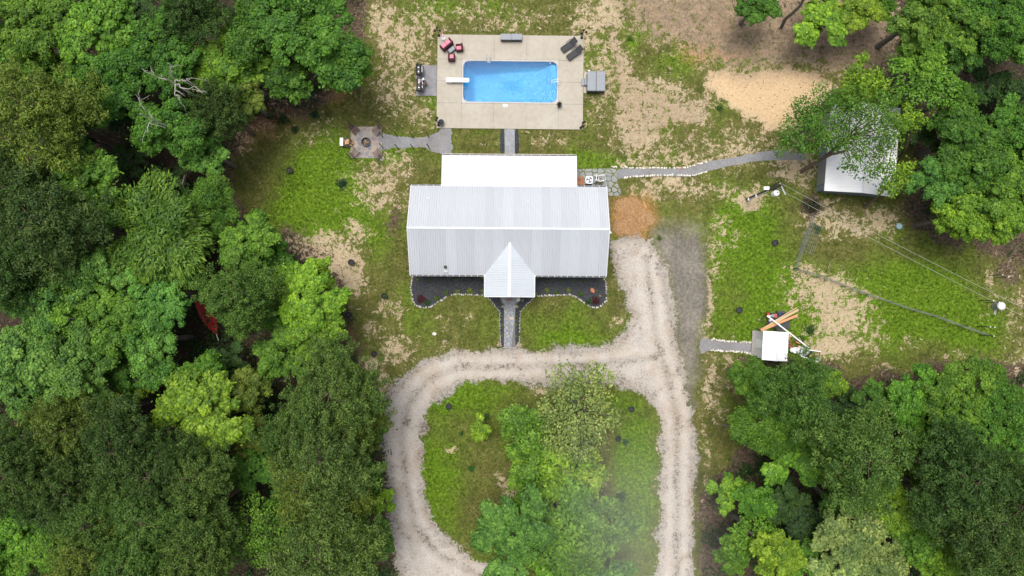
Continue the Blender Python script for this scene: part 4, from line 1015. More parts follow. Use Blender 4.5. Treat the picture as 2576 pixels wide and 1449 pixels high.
WB = thing('base_rock', 'pale rock at the foot of the torch behind the southeast chair', 'rock', (*W(c4, 930, 765), .05)); b = MB(); inst('rock', WS[1], WB, (0,0,0), 1, 2.2)
# firewood rack
q = W(d5, 330, 760, .3); o = thing('firewood_rack', 'stack of split firewood with white cover beside the fire pit patio', 'firewood rack', (q.x, q.y, 0), 0)
for s in (-1, 1): b = MB(); b.box((0, s*.38, .5), (.9,.05,.06)); b.box((-.42,s*.38,.3), (.05,.05,.6)); b.box((.42,s*.38,.3), (.05,.05,.6)); b.build('frame', M_black, o)
r = random.Random(9); LG = [MB().tube([(0,-.28,0),(0,.28,0)], .07, 5).mesh('split_log', M_firewood), MB().tube([(0,-.25,0),(.03,.25,.02)], [.06,.075], 5).mesh('split_log', M_firewood)]
for k in range(34):
    l = inst('split_log', r.choice(LG), o, (-.15+.13*(k % 6)+r.gauss(0,.02), r.gauss(0,.1), .1+.12*(k//6)), r.gauss(0,.45), r.uniform(.8,1.1), color=r.choice([(1.5,1.4,1.3),(.5,.42,.38),(1,.9,.8),(.35,.3,.28)])); l.rotation_euler[0] = r.gauss(0,.2)
b = MB(); b.rbox((-.42,0,.72), (.36,.86,.1), .03); b.build('white_cover', M_white, o)

# ------------------------------------------------------------------ walkways and beds
def bed(name, poly, z=.022): return sheet(name, poly, z, M_mulch, .05, .14, 11)
bed('mulch_strip', WP(c1, [(1172,1272),(1224,1272),(1224,1585),(1172,1585)])+[]); bed('mulch_strip', WP(c1, [(1343,1274),(1392,1274),(1392,1585),(1343,1585)]))
wk = WP(c1, [(1224,1276),(1343,1277),(1346,1585),(1226,1585)]); o = setting('stone_walkway'); b = MB(); b.prism([(p.x, p.y) for p in wk], 0, .04); b.build('stone_bed', M_concgrey, o)
lay(o, cells(wk, .6, .55, 8, .02), M_flaggrey, .035, .06, seed=1)
LB = WP(c3, [(205,150),(990,150),(990,374),(880,372),(780,368),(650,366),(590,385),(520,430),(450,468),(390,502),(310,512),(240,482),(205,420),(195,330),(192,240)])
RB = WP(c3, [(1515,150),(2262,155),(2282,250),(2288,350),(2284,440),(2240,487),(2180,512),(2100,492),(2030,442),(1960,392),(1900,368),(1800,372),(1700,380),(1515,386)])
fl_ = bed('flower_bed', LB); fr2 = bed('flower_bed', RB)
bed('flower_bed', WP(c3, [(1000,390),(1142,390),(1150,450),(1190,490),(1190,945),(1158,945),(1145,800),(1145,570),(1085,475)]))
bed('flower_bed', WP(c3, [(1318,390),(1525,390),(1420,480),(1358,560),(1352,945),(1306,945),(1306,500),(1360,440)]))
sb = thing('bed_edging', 'pale stone edging round the western flower bed', 'stone edging', group='stone edging of the flower beds')
border(sb, WP(c3, [(205,165),(193,240),(192,330),(203,420),(240,485),(310,512),(390,504),(450,470),(520,432),(590,387),(650,368),(780,370),(880,374),(975,376)]), BS, .2, 5)
sb2 = thing('bed_edging', 'pale stone edging round the eastern flower bed', 'stone edging', group='stone edging of the flower beds')
border(sb2, WP(c3, [(2255,180),(2280,250),(2288,350),(2283,440),(2240,488),(2180,512),(2100,494),(2030,444),(1960,394),(1900,370),(1800,374),(1700,380),(1530,388)]), BS, .2, 6)
for i, (pl, lab) in enumerate(((WP(c3, [(1020,410),(1075,470),(1140,555),(1145,760),(1155,930)]), 'thin stone edging along the west side of the front walk'), (WP(c3, [(1500,410),(1425,485),(1362,555),(1355,760),(1352,930)]), 'thin stone edging along the east side of the front walk'))):
    s_ = thing('bed_edging', lab, 'stone edging', group='stone edging of the flower beds'); border(s_, pl, BS, .19, 8+i, sc_=(.45,.75))
fw = WP(c3, [(1140,385),(1365,385),(1355,440),(1318,480),(1308,560),(1308,940),(1186,940),(1188,560),(1188,480),(1150,440)])
o = setting('front_walk'); b = MB(); b.prism([(p.x, p.y) for p in fw], 0, .045); b.build('stone_bed', concrete('dark_joint', (.16,.16,.16), (.12,.12,.12), 3), o)
lay(o, cells(WP(c3, [(1140,385),(1365,385),(1318,470),(1188,470)]), .42, .38, 12, .03), M_flaggrey, .04, .075, seed=6)
lay(o, cells(WP(c3, [(1188,472),(1318,472),(1308,560),(1308,938),(1186,938),(1188,560)]), .46, .36, 15, .03), M_flaggrey, .04, .075, seed=5)
p = W(c3, 1270, 625); b = MB(); b.rbox((0,0,.09), (.5,.28,.05), .05); tag(b.build('stepping_stone', pm('tan_stone', (.48,.40,.29), .9), None, loc=(p.x, p.y, .0)), 'tan rounded stone lying on the grey front walk', 'stone')
p = W(c3, 1243, 420); b = MB(); b.rbox((0,0,.095), (.62,.36,.03), .02); tag(b.build('door_mat', pm('red_brown_mat', (.22,.13,.12), .95), None, loc=(p.x, p.y, .0)), 'red brown door mat below the front porch eave', 'door mat')
p = W(c3, 1250, 940); b = MB(); b.box((0,0,.06), (1.55,.09,.12)); tag(b.build('timber_edging', M_greywood, None, loc=(p.x, p.y, 0)), 'weathered timber across the drive end of the front walk', 'timber edging')
p = W(c3, 440, 793); tag(inst('rock', WS[2], None, (p.x, p.y, .08), 0, 2.0), 'tan rock in the lawn left of the front walk', 'rock')
p = W(c3, 1340, 425); tag(inst('rock', WS[4], None, (p.x, p.y, .1), 1, 2.2), 'pale rock beside the door mat in the porch bed', 'rock')
GRN, LIM, DKG, MAR = (.07,.14,.025), (.14,.20,.04), (.035,.09,.025), (.075,.02,.026)
SHR = 'seedlings in the row under the front eave'
for i, (x, lab) in enumerate(((270,'small green seedling at the west end of the eave row'),(408,'second seedling from the west in the eave row'),(550,'third seedling from the west in the eave row'),(687,'fourth seedling from the west in the eave row'),(825,'faded seedling nearest the porch in the western bed'))):
    plant('seedling', lab, W(c3, x, 212), .19 if i < 4 else .13, GRN if i < 4 else (.10,.11,.09), group=SHR, seed=i)
for i, (x, lab) in enumerate(((1655,'faint seedling nearest the porch in the eastern bed'),(1795,'second seedling from the porch in the eastern bed'),(1928,'third seedling from the porch in the eastern bed'),(2060,'fourth seedling from the porch in the eastern bed'),(2200,'seedling at the east end of the eave row'))):
    plant('seedling', lab, W(c3, x, 223), .17, (.10,.12,.06) if i < 1 else GRN, group=SHR, seed=20+i)
for x, y, s, col, lab in ((955,335,.22,LIM,'young shrub half under the west edge of the porch roof'),(822,338,.42,LIM,'largest lime green shrub in the western bed'),(685,342,.28,LIM,'lime shrub just west of the largest one in its bed'),(570,355,.28,GRN,'green shrub where the western edging begins to curve'),(465,415,.34,GRN,'green shrub on the curve of the western edging'),(365,455,.36,DKG,'dark green shrub beside the western maroon maple'),
    (1650,325,.30,LIM,'lime shrub nearest the porch in the eastern bed'),(1752,350,.26,GRN,'second lime shrub from the porch in the eastern bed'),(1880,325,.28,LIM,'lime shrub midway along the eastern bed'),(2010,365,.32,GRN,'green shrub inside the curve of the eastern edging'),(2095,445,.32,DKG,'dark green shrub beside the eastern maroon maple'),(2220,385,.12,(.3,.3,.08),'tiny yellow plant by the eastern edging'),(2183,333,.12,LIM,'tiny plant touching the terracotta jar')):
    plant('bed_shrub', lab, W(c3, x, y), s, col, True, 'shrubs in the front flower beds', int(x))
plant('maroon_maple', 'dark maroon dwarf maple at the west end of the beds', W(c3, 300, 420), .50, MAR, True, 'maroon dwarf maples', 3); plant('maroon_maple', 'dark maroon dwarf maple at the east end of the beds', W(c3, 2172, 438), .48, MAR, True, 'maroon dwarf maples', 4)
for x, y, lab, col in ((1320,605,'green plant by the tan stone on the front walk',GRN),(1318,695,'lime plant midway down the east side of the front walk',LIM),(1318,820,'plant low on the east side of the front walk',LIM),(1170,600,'small plant high on the west side of the front walk',GRN),(1168,700,'lime plant midway down the west side of the front walk',LIM),(1168,810,'plant low on the west side of the front walk',LIM),
    (1325,500,'white flowering plant where the walk widens, east side',(.5,.5,.36)),(1175,500,'pale plant where the walk widens, west side',(.3,.34,.28)),(1135,905,'white flowering clump at the west foot of the walk',(.5,.42,.34)),(1345,912,'white flowering clump at the east foot of the walk',(.55,.48,.42)),(1385,432,'pale leaved plant in the porch bed corner',(.3,.33,.25))):
    plant('walk_plant', lab, W(c3, x, y), .17 if y not in (905,912) else .3, col, group='plants along the front walk', seed=int(x+y))
q = W(c3, 2135, 328); o = thing('terracotta_jar', 'terracotta jar lying tipped in the eastern flower bed', 'jar', (q.x, q.y, .2)); b = MB(); b.lathe([(.1,-.3),(.2,-.18),(.24,0),(.17,.2),(.11,.25),(.13,.3),(.1,.3),(.08,.24),(0,.2)], n=16, M=Matrix.Rotation(R_(70), 4, Vector((.8,.5,0)))); b.build('jar_body', M_terra, o)

# ------------------------------------------------------------------ side patio by the air unit
sp = WP(c5, [(108,395),(330,385),(475,385),(545,395),(590,520),(600,690),(440,700),(440,600),(108,600)]); o = setting('side_patio')
lay(o, cells(WP(c5, [(104,396),(470,386),(545,396),(560,520),(440,620),(104,620)]), .72, .5, 21, .05), M_flagold, 0, .045, seed=9)
lay(o, cells(WP(c5, [(445,600),(560,530),(590,600),(600,690),(448,690)]), .6, .5, 22, .09), M_flagold, 0, .045, seed=10)
q = W(d6, 628, 525, .8); o = thing('air_conditioner', 'square pale air conditioning unit with fan on the side patio', 'air conditioner', (q.x, q.y, .05), DR)
b = MB(); b.rbox((0,0,.38), (.78,.78,.76), .05); cb = b.build('cabinet', pm('hvac_shell', (.55,.56,.58), .5, var=.1), o)
b = MB(); b.lathe([(.33,0),(.33,.012),(0,.012)], (0,0,.755), 24); b.build('fan_well', M_black, o)
b = MB(); b.lathe([(.385,0),(.385,.03),(.325,.03),(.325,0)], (0,0,.755), 24); b.build('grille_ring', M_steel, o)
for k in range(3):
    a = R_(90+120*k+20); b = MB(); b.lathe([(.125,0),(.12,.012),(0,.014)], (.18*math.cos(a), .18*math.sin(a), .77), 12); b.build('fan_blade', pm('fan_blade_grey', (.55,.57,.63), .4, var=.1), o)
b = MB()
for k in range(10): b.box((0,-.395,.1+.06*k), (.7,.012,.02))
b.build('louvre', M_dark, o)
b = MB(); b.box((0,0,-.02), (1.0,1.0,.06)); b.build('unit_pad', M_concgrey, o)
q = W(d6, 275, 560, .3); o = thing('rusty_box', 'low rusty brown metal cover beside the air conditioner', 'metal cover', (q.x, q.y, .04), DR); b = MB(); b.rbox((0,0,.13), (.72,.85,.26), .02); b.build('cover_plate', M_rust, o); b = MB(); b.lathe([(.1,0),(.08,.05),(0,.06)], (-.08,.1,.26), 10); b.build('cap', M_dark, o)
q = W(d6, 1090, 470, .4); o = thing('patio_chair', 'white metal armchair by the air unit on the side patio', 'chair', (q.x, q.y, .05), R_(95))
M_wm = M_white
b = MB()
for k in range(4): b.box((-.18+.12*k,.02,.42), (.045,.44,.02))
b.build('seat', pm('grey_mesh_cloth', (.33,.31,.28), .8), o)
b = MB(); b.tube([(-.26,.24,.42),(.26,.24,.42),(.26,-.24,.42),(-.26,-.24,.42),(-.26,.24,.42)], .035, 6); b.build('seat_frame', M_wm, o)
b = MB(); b.tube([(-.26,-.24,.42),(-.27,-.36,.92),(.27,-.36,.92),(.26,-.24,.42)], .04, 6); b.build('backrest', M_wm, o)
for s in (-1, 1):
    b = MB(); b.tube([(s*.3,-.3,.66),(s*.31,.26,.64)], .045, 6); b.build('arm', M_wm, o)
    for y in (-.26,.24): b = MB(); b.tube([(s*.27,y,.5),(s*.3,y*1.1,0)], .025, 6); b.build('leg', M_wm, o)
q = W(d6, 900, 450, .3); o = thing('white_bench_frame', 'thin white metal stand between the air unit and the white chair', 'stand', (q.x, q.y, .05), R_(5))
b = MB(); b.box((0,.26,.5), (.34,.06,.04)); b.box((0,0,.5), (.06,.5,.04)); b.box((0,-.26,.5), (.3,.06,.04)); b.build('top_bar', M_white, o)
for s in (-1, 1): b = MB(); b.tube([(0,s*.24,.5),(0,s*.28,0)], .03, 6); b.build('leg', M_white, o)
q = W(d6, 905, 640, .5); o = thing('drain_pipe', 'dark service pipe dropping beside the house gutter', 'pipe', (q.x, q.y, 0)); b = MB(); b.tube([(0,0,0),(0,0,1.1),(.04,-.2,1.3)], .05, 8); b.build('pipe', M_dark, o)
q = W(d6, 1080, 640, .4); plant('patio_grass', 'dry grassy clump below the white patio chair', Vector((q.x,q.y)), .3, (.22,.22,.15), True, seed=5)
# orange wood chip pile
def mound(name, label, poly_c, rx, ry, h, mat, colset, seed):
    rs = np.random.RandomState(seed); n = 30; v = [(0,0,h)]; f = []
    for k in range(1, 7):
        for i in range(n):
            a = 2*math.pi*i/n; e = 1+.16*math.sin(3*a+seed)+.1*math.sin(5*a+2)+rs.uniform(-.03,.03); r_ = k/6
            v.append((rx*r_*e*math.cos(a), ry*r_*e*math.sin(a), h*(1-r_**1.6)*(1+rs.uniform(-.12,.12))+.004))
    for i in range(n): f.append((0, 1+i, 1+(i+1) % n))
    for k in range(5):
        for i in range(n): a, b_ = 1+k*n+i, 1+k*n+(i+1) % n; f.append((a, a+n, b_+n, b_))
    o = thing(name, label, 'wood chips', (poly_c.x, poly_c.y, 0)); b = MB(); b.add(v, f); b.build('mound', mat, o)
    m_ = 2600; a = rs.uniform(0, 6.28, m_); q = np.sqrt(rs.uniform(0,1,m_))*1.12; e = 1+.16*np.sin(3*a+seed)+.1*np.sin(5*a+2)
    P = np.stack([rx*q*e*np.cos(a), ry*q*e*np.sin(a), h*np.maximum(0, 1-q**1.6)+.03], 1); N = rs.normal(size=(m_,3))*.6+[0,0,1]
    c = inst('chips', leaves('chips', P, N, rs.uniform(.08,.2,m_), rs.uniform(.03,.07,m_), M_chip, rs), o, color=colset); c['kind'] = 'stuff'
    return o
M_chip = leaf_mat('wood_chip', .0)
mm, nt_, out = new_mat('chip_base'); t = NT(nt_); t.bsdf(out, t.ramp(t.noise(t.pos(), 8, 5, .7), [(.3,(.15,.085,.045)),(.5,(.36,.215,.105)),(.7,(.48,.33,.19))]), .95, bump=t.noise(t.pos(), 12, 4), bstr=.7, bdist=.05)
q = GP([(1588,546)])[0]; mound('wood_chip_pile', 'low orange wood chip pile at the east end of the house', q, 1.95, 2.0, .28, mm, (.38,.225,.11), 2)
# ------------------------------------------------------------------ small shed and its clutter
def gable_building(name, label, cat, centre, rz, hx, hy, ze, zr, wallm, roofm, inset, panels, gl='roof_panel'):
    """ridge runs along local y; slopes fall to +x and -x"""
    o = thing(name, label, cat, (centre.x, centre.y, 0), rz); b = MB(); X, Y = hx-inset[0], hy-inset[1]
    b.box((0,0,(ze-.12)/2), (2*X, 2*Y, ze-.12))
    for s in (-1, 1): b.add([(-X,s*Y,ze-.12),(X,s*Y,ze-.12),(0,s*Y,zr-.2),(-X,s*(Y-.08),ze-.12),(X,s*(Y-.08),ze-.12),(0,s*(Y-.08),zr-.2)], [(0,1,2),(5,4,3),(0,2,5,3),(1,4,5,2)])
    wl = b.build('wall', wallm, o)
    b = MB()
    for s in (-1, 1):
        q = [(s*hx,-hy,ze-.02),(s*hx,hy,ze-.02),(0,hy,zr-.02),(0,-hy,zr-.02)]; q2 = [(x,y,z-.08) for x,y,z in q]
        b.add(q+q2, [(0,1,2,3),(7,6,5,4),(0,4,5,1),(1,5,6,2),(3,7,4,0)])
    rf = b.build('roof', M_trim, o); a = math.atan2(zr-ze, hx); L = math.hypot(zr-ze, hx); w_ = 2*hy/panels
    me = panel_mesh(gl, w_, L, roofm)
    for i in range(panels):
        place(gl, me, rf, (hx, -hy+i*w_, ze), (a, 0, R_(90))); place(gl, me, rf, (-hx, -hy+(i+1)*w_, ze), (a, 0, R_(-90)))
    b = MB(); b.add([(-.15,-hy-.01,zr-.03),(0,-hy-.01,zr+.05),(.15,-hy-.01,zr-.03),(-.15,hy+.01,zr-.03),(0,hy+.01,zr+.05),(.15,hy+.01,zr-.03)], [(0,1,4,3),(1,2,5,4)]); b.build('ridge_cap', M_trim, rf)
    return o, wl, rf
sc_c = (W(c6,1185,580,2.3)+W(c6,1575,605,2.3)+W(c6,1555,1048,2.3)+W(c6,1163,1025,2.3))/4
shed, wl, rf = gable_building('garden_shed', 'small white roofed shed at the end of the short stone edged path', 'shed', sc_c, R_(-3.4), 1.28, 1.46, 2.3, 2.75, M_siding, M_roofw, (.12,.1), 4)
b = MB(); b.box((-1.19,.1,1.0), (.05,.9,1.9)); d_ = b.build('door', M_white, shed); b = MB(); b.ball((-1.24,-.2,1.0), .035); b.build('handle', M_steel, d_)
po = thing('shed_porch', 'weathered plank step along the front of the small shed', 'porch', (sc_c.x, sc_c.y, 0), R_(-3.4))
for i in range(4): b = MB(); b.box((-1.06-.135*i-.1, .02, .2), (.125, 2.72, .04)); b.build('plank', M_greywood, po)
for y in (-1.2, 0, 1.2): b = MB(); b.box((-1.35,y,.09), (.5,.09,.17)); b.build('joist', M_greywood, po)
# trailer with tools
q = W(d7, 470, 380, .4); tr_ = thing('utility_trailer', 'dark utility trailer parked behind the small shed', 'trailer', (q.x, q.y, 0), R_(-3))
b = MB(); b.box((0,0,.5), (2.3,1.45,.05)); b.build('bed', pm('dark_trailer_deck', (.05,.055,.06), .8, var=.5), tr_)
for s in (-1, 1):
    b = MB(); b.box((0,s*.75,.72), (2.36,.04,.05)); b.box((0,s*.75,.52), (2.36,.05,.08))
    for x in (-1.15,-.4,.4,1.15): b.box((x,s*.75,.6), (.05,.045,.22))
    b.build('side_rail', M_black, tr_)
    b = MB(); b.lathe([(.13,-.09),(.3,-.09),(.32,-.04),(.32,.04),(.3,.09),(.13,.09)], (.15,0,0), 18, Matrix.Translation((0,s*.92,.32)) @ Matrix.Rotation(R_(90),4,'X')); wh = b.build('wheel', M_rubber, tr_)
    b = MB(); b.box((.15,s*.92,.68), (.8,.24,.03)); b.build('fender', M_dark, tr_)
b = MB(); b.tube([(-1.15,.5,.46),(-1.95,0,.42)], .04, 5); b.tube([(-1.15,-.5,.46),(-1.95,0,.42)], .04, 5); b.build('drawbar', M_black, tr_)
b = MB(); b.rbox((-2.0,0,.46), (.28,.1,.1), .03); b.build('coupler', M_galv, tr_)
def lathe_thing(name, label, cat, q, z, prof, mat, n=14, group=None, handle=True):
    o = thing(name, label, cat, (q.x, q.y, z), 0, group); b = MB(); b.lathe(prof, n=n); b.build('shell', mat, o); return o
q = W(d7, 257, 232, .8); o = thing('fuel_can', 'red fuel can at the front corner of the trailer', 'fuel can', (q.x,q.y,.53), .2, 'red cans on the trailer'); b = MB(); b.rbox((0,0,.15), (.24,.3,.3), .05); b.build('can', M_red, o); b = MB(); b.tube([(0,.1,.3),(0,.2,.42)], .025, 6); b.build('spout', M_black, o)
q = W(d7, 410, 270, .8); o = thing('fuel_can', 'faded red fuel can behind the grey tin on the trailer', 'fuel can', (q.x,q.y,.53), 0, 'red cans on the trailer'); b = MB(); b.rbox((0,0,.16), (.32,.42,.32), .06); b.build('can', pm('faded_red', (.5,.12,.14), .6), o); b = MB(); b.box((0,0,.36), (.05,.2,.05)); b.build('handle', M_dark, o)
o = lathe_thing('paint_tin', 'round grey green tin between the red cans on the trailer', 'tin', W(d7, 348, 268, .8), .53, [(.17,0),(.17,.3),(.15,.32),(.11,.32),(.1,.26),(0,.26)], pm('grey_green_tin', (.25,.3,.26), .5))
q = W(d7, 290, 275, .8); o = thing('white_jug', 'white jug next to the front red can on the trailer', 'jug', (q.x,q.y,.53)); b = MB(); b.lathe([(.11,0),(.12,.2),(.05,.28),(.05,.32),(0,.32)], n=12); b.build('jug_body', M_clear, o)
q = W(d7, 305, 375, .8); o = thing('white_jug', 'white jug under the white pipe on the trailer', 'jug', (q.x,q.y,.53)); b = MB(); b.lathe([(.13,0),(.13,.2),(.05,.28),(.05,.32),(0,.32)], n=12); b.build('jug_body', M_clear, o)
q = W(d7, 525, 225, .8); o = thing('blue_crate', 'dark blue crate at the rear of the trailer', 'crate', (q.x,q.y,.53), R_(-3))
for c_, s_ in (((0,.14,.14),(.44,.03,.28)),((0,-.14,.14),(.44,.03,.28)),((.21,0,.14),(.03,.28,.28)),((-.21,0,.14),(.03,.28,.28)),((0,0,.02),(.42,.28,.03))): b = MB(); b.box(c_, s_); b.build('crate_side', pm('dark_blue_plastic', (.05,.06,.16), .5), o)
q = W(d7, 490, 540, .3); o = thing('ramp_panel', 'grey loading ramp beside the trailer and shed', 'ramp', (q.x,q.y,.1), R_(-4)); b = MB(); b.box((0,0,.05), (.62,.3,.04)); b.build('ramp_plate', M_galv, o); b = MB(); b.tube([(-.9,.12,.05),(-.2,.12,.05)], .03, 6); b.build('ramp_rail', M_lumber, o)
# lumber and pipe leaning over the trailer
def beam(name, label, p0, z0, p1, z1, sx, sz, mat, parts=1, group=None):
    a = Vector((*p0, z0)); c = Vector((*p1, z1)); d = c-a; o = thing(name, label, 'lumber', a, 0, group)
    M_ = d.to_track_quat('X', 'Z').to_matrix().to_4x4()
    for k in range(parts):
        b = MB(); b.box((0,0,0), (d.length, sx/parts-.01, sz*(1 if k % 2 else .92))); 
        pb = b.build('board', mat, o); pb.matrix_basis = Matrix.Translation(d/2) @ M_ @ Matrix.Translation((0, -sx/2+sx/parts*(k+.5), 0))
    return o
LG_ = 'long boards leaning over the trailer'
beam('timber_beam', 'pale yellow timber beam, thick middle one of the leaning boards', W(d7, 90, 580, 1.6), 1.55, W(d7, 905, 140, .75), .7, .24, .14, M_lumber, 2, LG_)
beam('timber_beam', 'thin pale board along the upper edge of the leaning boards', W(d7, 300, 440, 1.5), 1.42, W(d7, 870, 95, .8), .75, .1, .05, M_lumber, 1, LG_)
beam('timber_beam', 'orange board with ragged end, lowest of the leaning boards', W(d7, 100, 585, 1.8), 1.75, W(d7, 895, 258, .95), .9, .26, .06, M_lumber2, 2, LG_)
q0, q1 = W(d7, 215, 268, 1.6), W(d7, 1120, 965, 2.1); o = thing('white_pipe', 'long white pipe lying across the boards and past the shed corner', 'pipe', (*q0, 1.75)); d = Vector((*q1, 2.2))-Vector((*q0, 1.75)); b = MB(); b.tube([(0,0,0), d*.5, d], .075, 10); b.build('pipe', M_white, o); b = MB(); b.tube([(0,0,0), d.normalized()*.16], .10, 10); b.build('coupling', M_white, o)
for i,(x,y) in enumerate(((870,520),(1090,930))):
    pass
q = W(d7, 1080, 940, 1.0); o = thing('prop_post', 'wooden post carrying the far end of the white pipe', 'post', (q.x,q.y,0)); b = MB(); b.box((0,0,1.03), (.09,.09,2.06)); b.build('post', M_greywood, o)
q = W(d7, 105, 545, .7); o = thing('lumber_rack', 'dark post rack holding the leaning boards beside the shed', 'rack', (q.x,q.y,0), R_(-3))
for s in (-1, 1): b = MB(); b.box((s*.2,0,.73), (.08,.08,1.46)); b.build('post', M_greywood, o)
b = MB(); b.box((0,0,1.43), (.7,.08,.08)); b.build('crossbar', M_greywood, o)
# firewood scrap, buckets, tank, rails
r = random.Random(4); q = W(d7, 790, 840, .1); o = thing('scrap_wood_pile', 'heap of cut offs and firewood against the east wall of the shed', 'wood pile', (q.x, q.y, 0))
for k in range(46):
    x, y = r.uniform(-.75,.75), r.uniform(-.6,.85)
    if x > .1 and y > .35: continue
    l = inst('offcut', LG[k % 2], o, (x-.05, y, .08+r.uniform(0,.28)), r.uniform(0,3.14), r.uniform(.5,1.), color=r.choice([(2,1.9,1.8),(.9,.6,.35),(.4,.25,.18),(1.4,1.0,.6),(.6,.5,.45)])); l.rotation_euler[1] = r.gauss(0,.3)
beam('plank', 'rusty brown plank lying between the scrap wood and the white buckets', W(d7, 690, 940, .3), .25, W(d7, 1090, 985, .2), .1, .16, .05, M_rust)
def bucket(label, q, r_, h, z=0.):
    o = thing('bucket', label, 'bucket', (q.x,q.y,z), 0, 'pale buckets beside the shed'); b = MB(); b.lathe([(r_*.85,0),(r_,h),(r_*1.08,h),(r_*1.08,h+.02),(r_*.9,h+.03),(0,h+.03)], n=18); b.build('bucket_body', M_clear, o); b = MB(); b.lathe([(r_*.5,0),(r_*.5,.02),(0,.02)], (0,0,h+.03), 12); b.build('lid', M_white, o)
bucket('white lidded bucket next to the large translucent tank', W(d7, 838, 1020, .5), .3, .5); bucket('smaller grey bucket tucked at the shed side', W(d7, 775, 1015, .4), .22, .4)
q = W(d7, 985, 1040, .5); o = thing('water_tank', 'large translucent oval tank lying east of the shed', 'tank', (q.x,q.y,0), R_(-14)); b = MB(); b.ball((0,0,.42), (.78,.44,.42), 18, 10); b.build('tank_shell', M_clear, o, smooth=True)
for x in (-.4,0,.4): b = MB(); b.lathe([(.43*math.sqrt(1-(x/.78)**2)+.012,-.02),(.43*math.sqrt(1-(x/.78)**2)+.012,.02)], n=20, M=Matrix.Translation((x,0,.42)) @ Matrix.Rotation(R_(90),4,'Y')); b.build('rib', M_clear, o)
q = W(d7, 1085, 1040, .8); bucket('white pail standing at the end of the large translucent tank', q, .24, .62)
q = W(d7, 1250, 1130, .3); o = thing('material_cradle', 'pale metal rail cradle holding orange offcuts beside the tank', 'rack', (q.x,q.y,0), R_(-8))
b = MB(); b.box((-.05,.48,.45), (1.25,.1,.08)); b.build('rail', M_white, o)
b = MB(); b.box((-.55,-.42,.45), (2.0,.12,.08), R_(-12)); b.build('rail', M_white, o)
for x in (-.5,.5): b = MB(); b.box((x,.05,.38), (.06,.95,.06)); b.build('crossbar', M_dark, o)
for x in (-.5,.5):
    for y in (.46,-.4): b = MB(); b.box((x,y,.2), (.06,.06,.42)); b.build('leg', M_dark, o)
for k in range(4): bd = beam('orange_offcut', ['topmost','second','third','lowest'][k]+' orange offcut board on the rail cradle', W(d7, 1145+12*k, 1150-14*k+10, .5), .44+.045*(k % 2), W(d7, 1290+6*k, 1105-12*k+26, .5), .46+.045*(k % 2), .09, .04, M_lumber2)
q = W(d7, 1270, 1310, .3); o = thing('black_tub', 'black rubber feed tub below the pale rail by the pine', 'tub', (q.x,q.y,0)); b = MB(); b.lathe([(.22,0),(.28,.35),(.3,.36),(.26,.36),(.2,.06),(0,.05)], n=14); b.build('tub_wall', M_rubber, o)
q = W(d7, 1340, 1200, .3); o = thing('block', 'grey concrete block at the end of the rail cradle', 'block', (q.x,q.y,0), .3); b = MB(); b.rbox((0,0,.15), (.4,.5,.3), .02); b.build('block_body', M_concgrey, o)

# ------------------------------------------------------------------ barn
bc = sum((W(c7,*p,2.55) for p in ((612,395),(1267,455),(1200,1295),(545,1235))), Vector((0,0)))/4
barn, wl, rf = gable_building('metal_barn', 'white ribbed metal barn half hidden under the spreading tree', 'barn', bc, R_(-5.1), 3.5, 4.5, 2.55, 3.2, M_barnwall, M_roofw, (.3,.32), 10)
b = MB(); b.box((-3.22,-2.4,1.15), (.06,2.4,2.2)); b.build('door', M_galv, barn); b = MB(); b.box((-3.22,1.9,1.05), (.06,.9,2.1)); b.build('door', M_galv, barn)
b = MB(); b.box((0,0,.03), (6.3,8.3,.06)); b.build('floor_slab', M_concgrey, barn)

# ------------------------------------------------------------------ utility pole and lines
p0 = W(c5, 1990, 730); up = thing('utility_pole', 'dark wooden utility pole with transformer beside the barn track', 'utility pole', (p0.x, p0.y, 0))
b = MB(); b.tube([(0,0,0),(0,0,9.2)], [.17,.12], 10); b.build('pole', pm('creosoted_pole', (.07,.055,.045), .9, var=.4), up)
b = MB(); b.tube([(-.13,-.14,.3),(-.13,-.14,6.3)], .035, 6); b.build('conduit', M_white, up)
for z in (1.0,3.2): b = MB(); b.box((-.1,-.1,z), (.28,.28,.04)); b.build('conduit_strap', M_white, up)
b = MB(); b.lathe([(.2,0),(.27,.04),(.27,.75),(.29,.78),(.2,.86),(0,.88)], (.12,-.52,6.9), 14); tf = b.build('transformer', M_white, up)
b = MB(); b.tube([(.12,-.5,7.78),(.12,-.5,8.05)], .04, 6); b.build('bushing', M_dark, tf)
b = MB(); b.box((-.35,.12,6.35), (.5,.3,.3)); b.build('meter_box', M_white, up)
b = MB(); b.box((.35,-.3,8.5), (.1,1.2,.1), R_(25)); b.build('crossarm', M_galv, up)
far = G((2790,905), 7.6); far2 = G((2790,885), 7.9)
def cable(label, a, c, sag):
    d = c-a; o = thing('power_line', label, 'power line', a, 0, 'pale lines from the utility pole'); b = MB(); pts = []
    for i in range(25): s = i/24; pts.append(d*s+Vector((0,0,-sag*4*s*(1-s))))
    b.tube(pts, .013, 4); b.build('cable', pm('pale_cable', (.42,.42,.37), .5), o)
cable('upper of the two pale lines crossing the field from the utility pole', Vector((p0.x+.1, p0.y+.1, 9.0)), Vector((*far2, 8.6)), .7)
cable('lower of the two pale lines crossing the field from the utility pole', Vector((p0.x-.05, p0.y-.1, 8.1)), Vector((*far, 8.0)), .7)

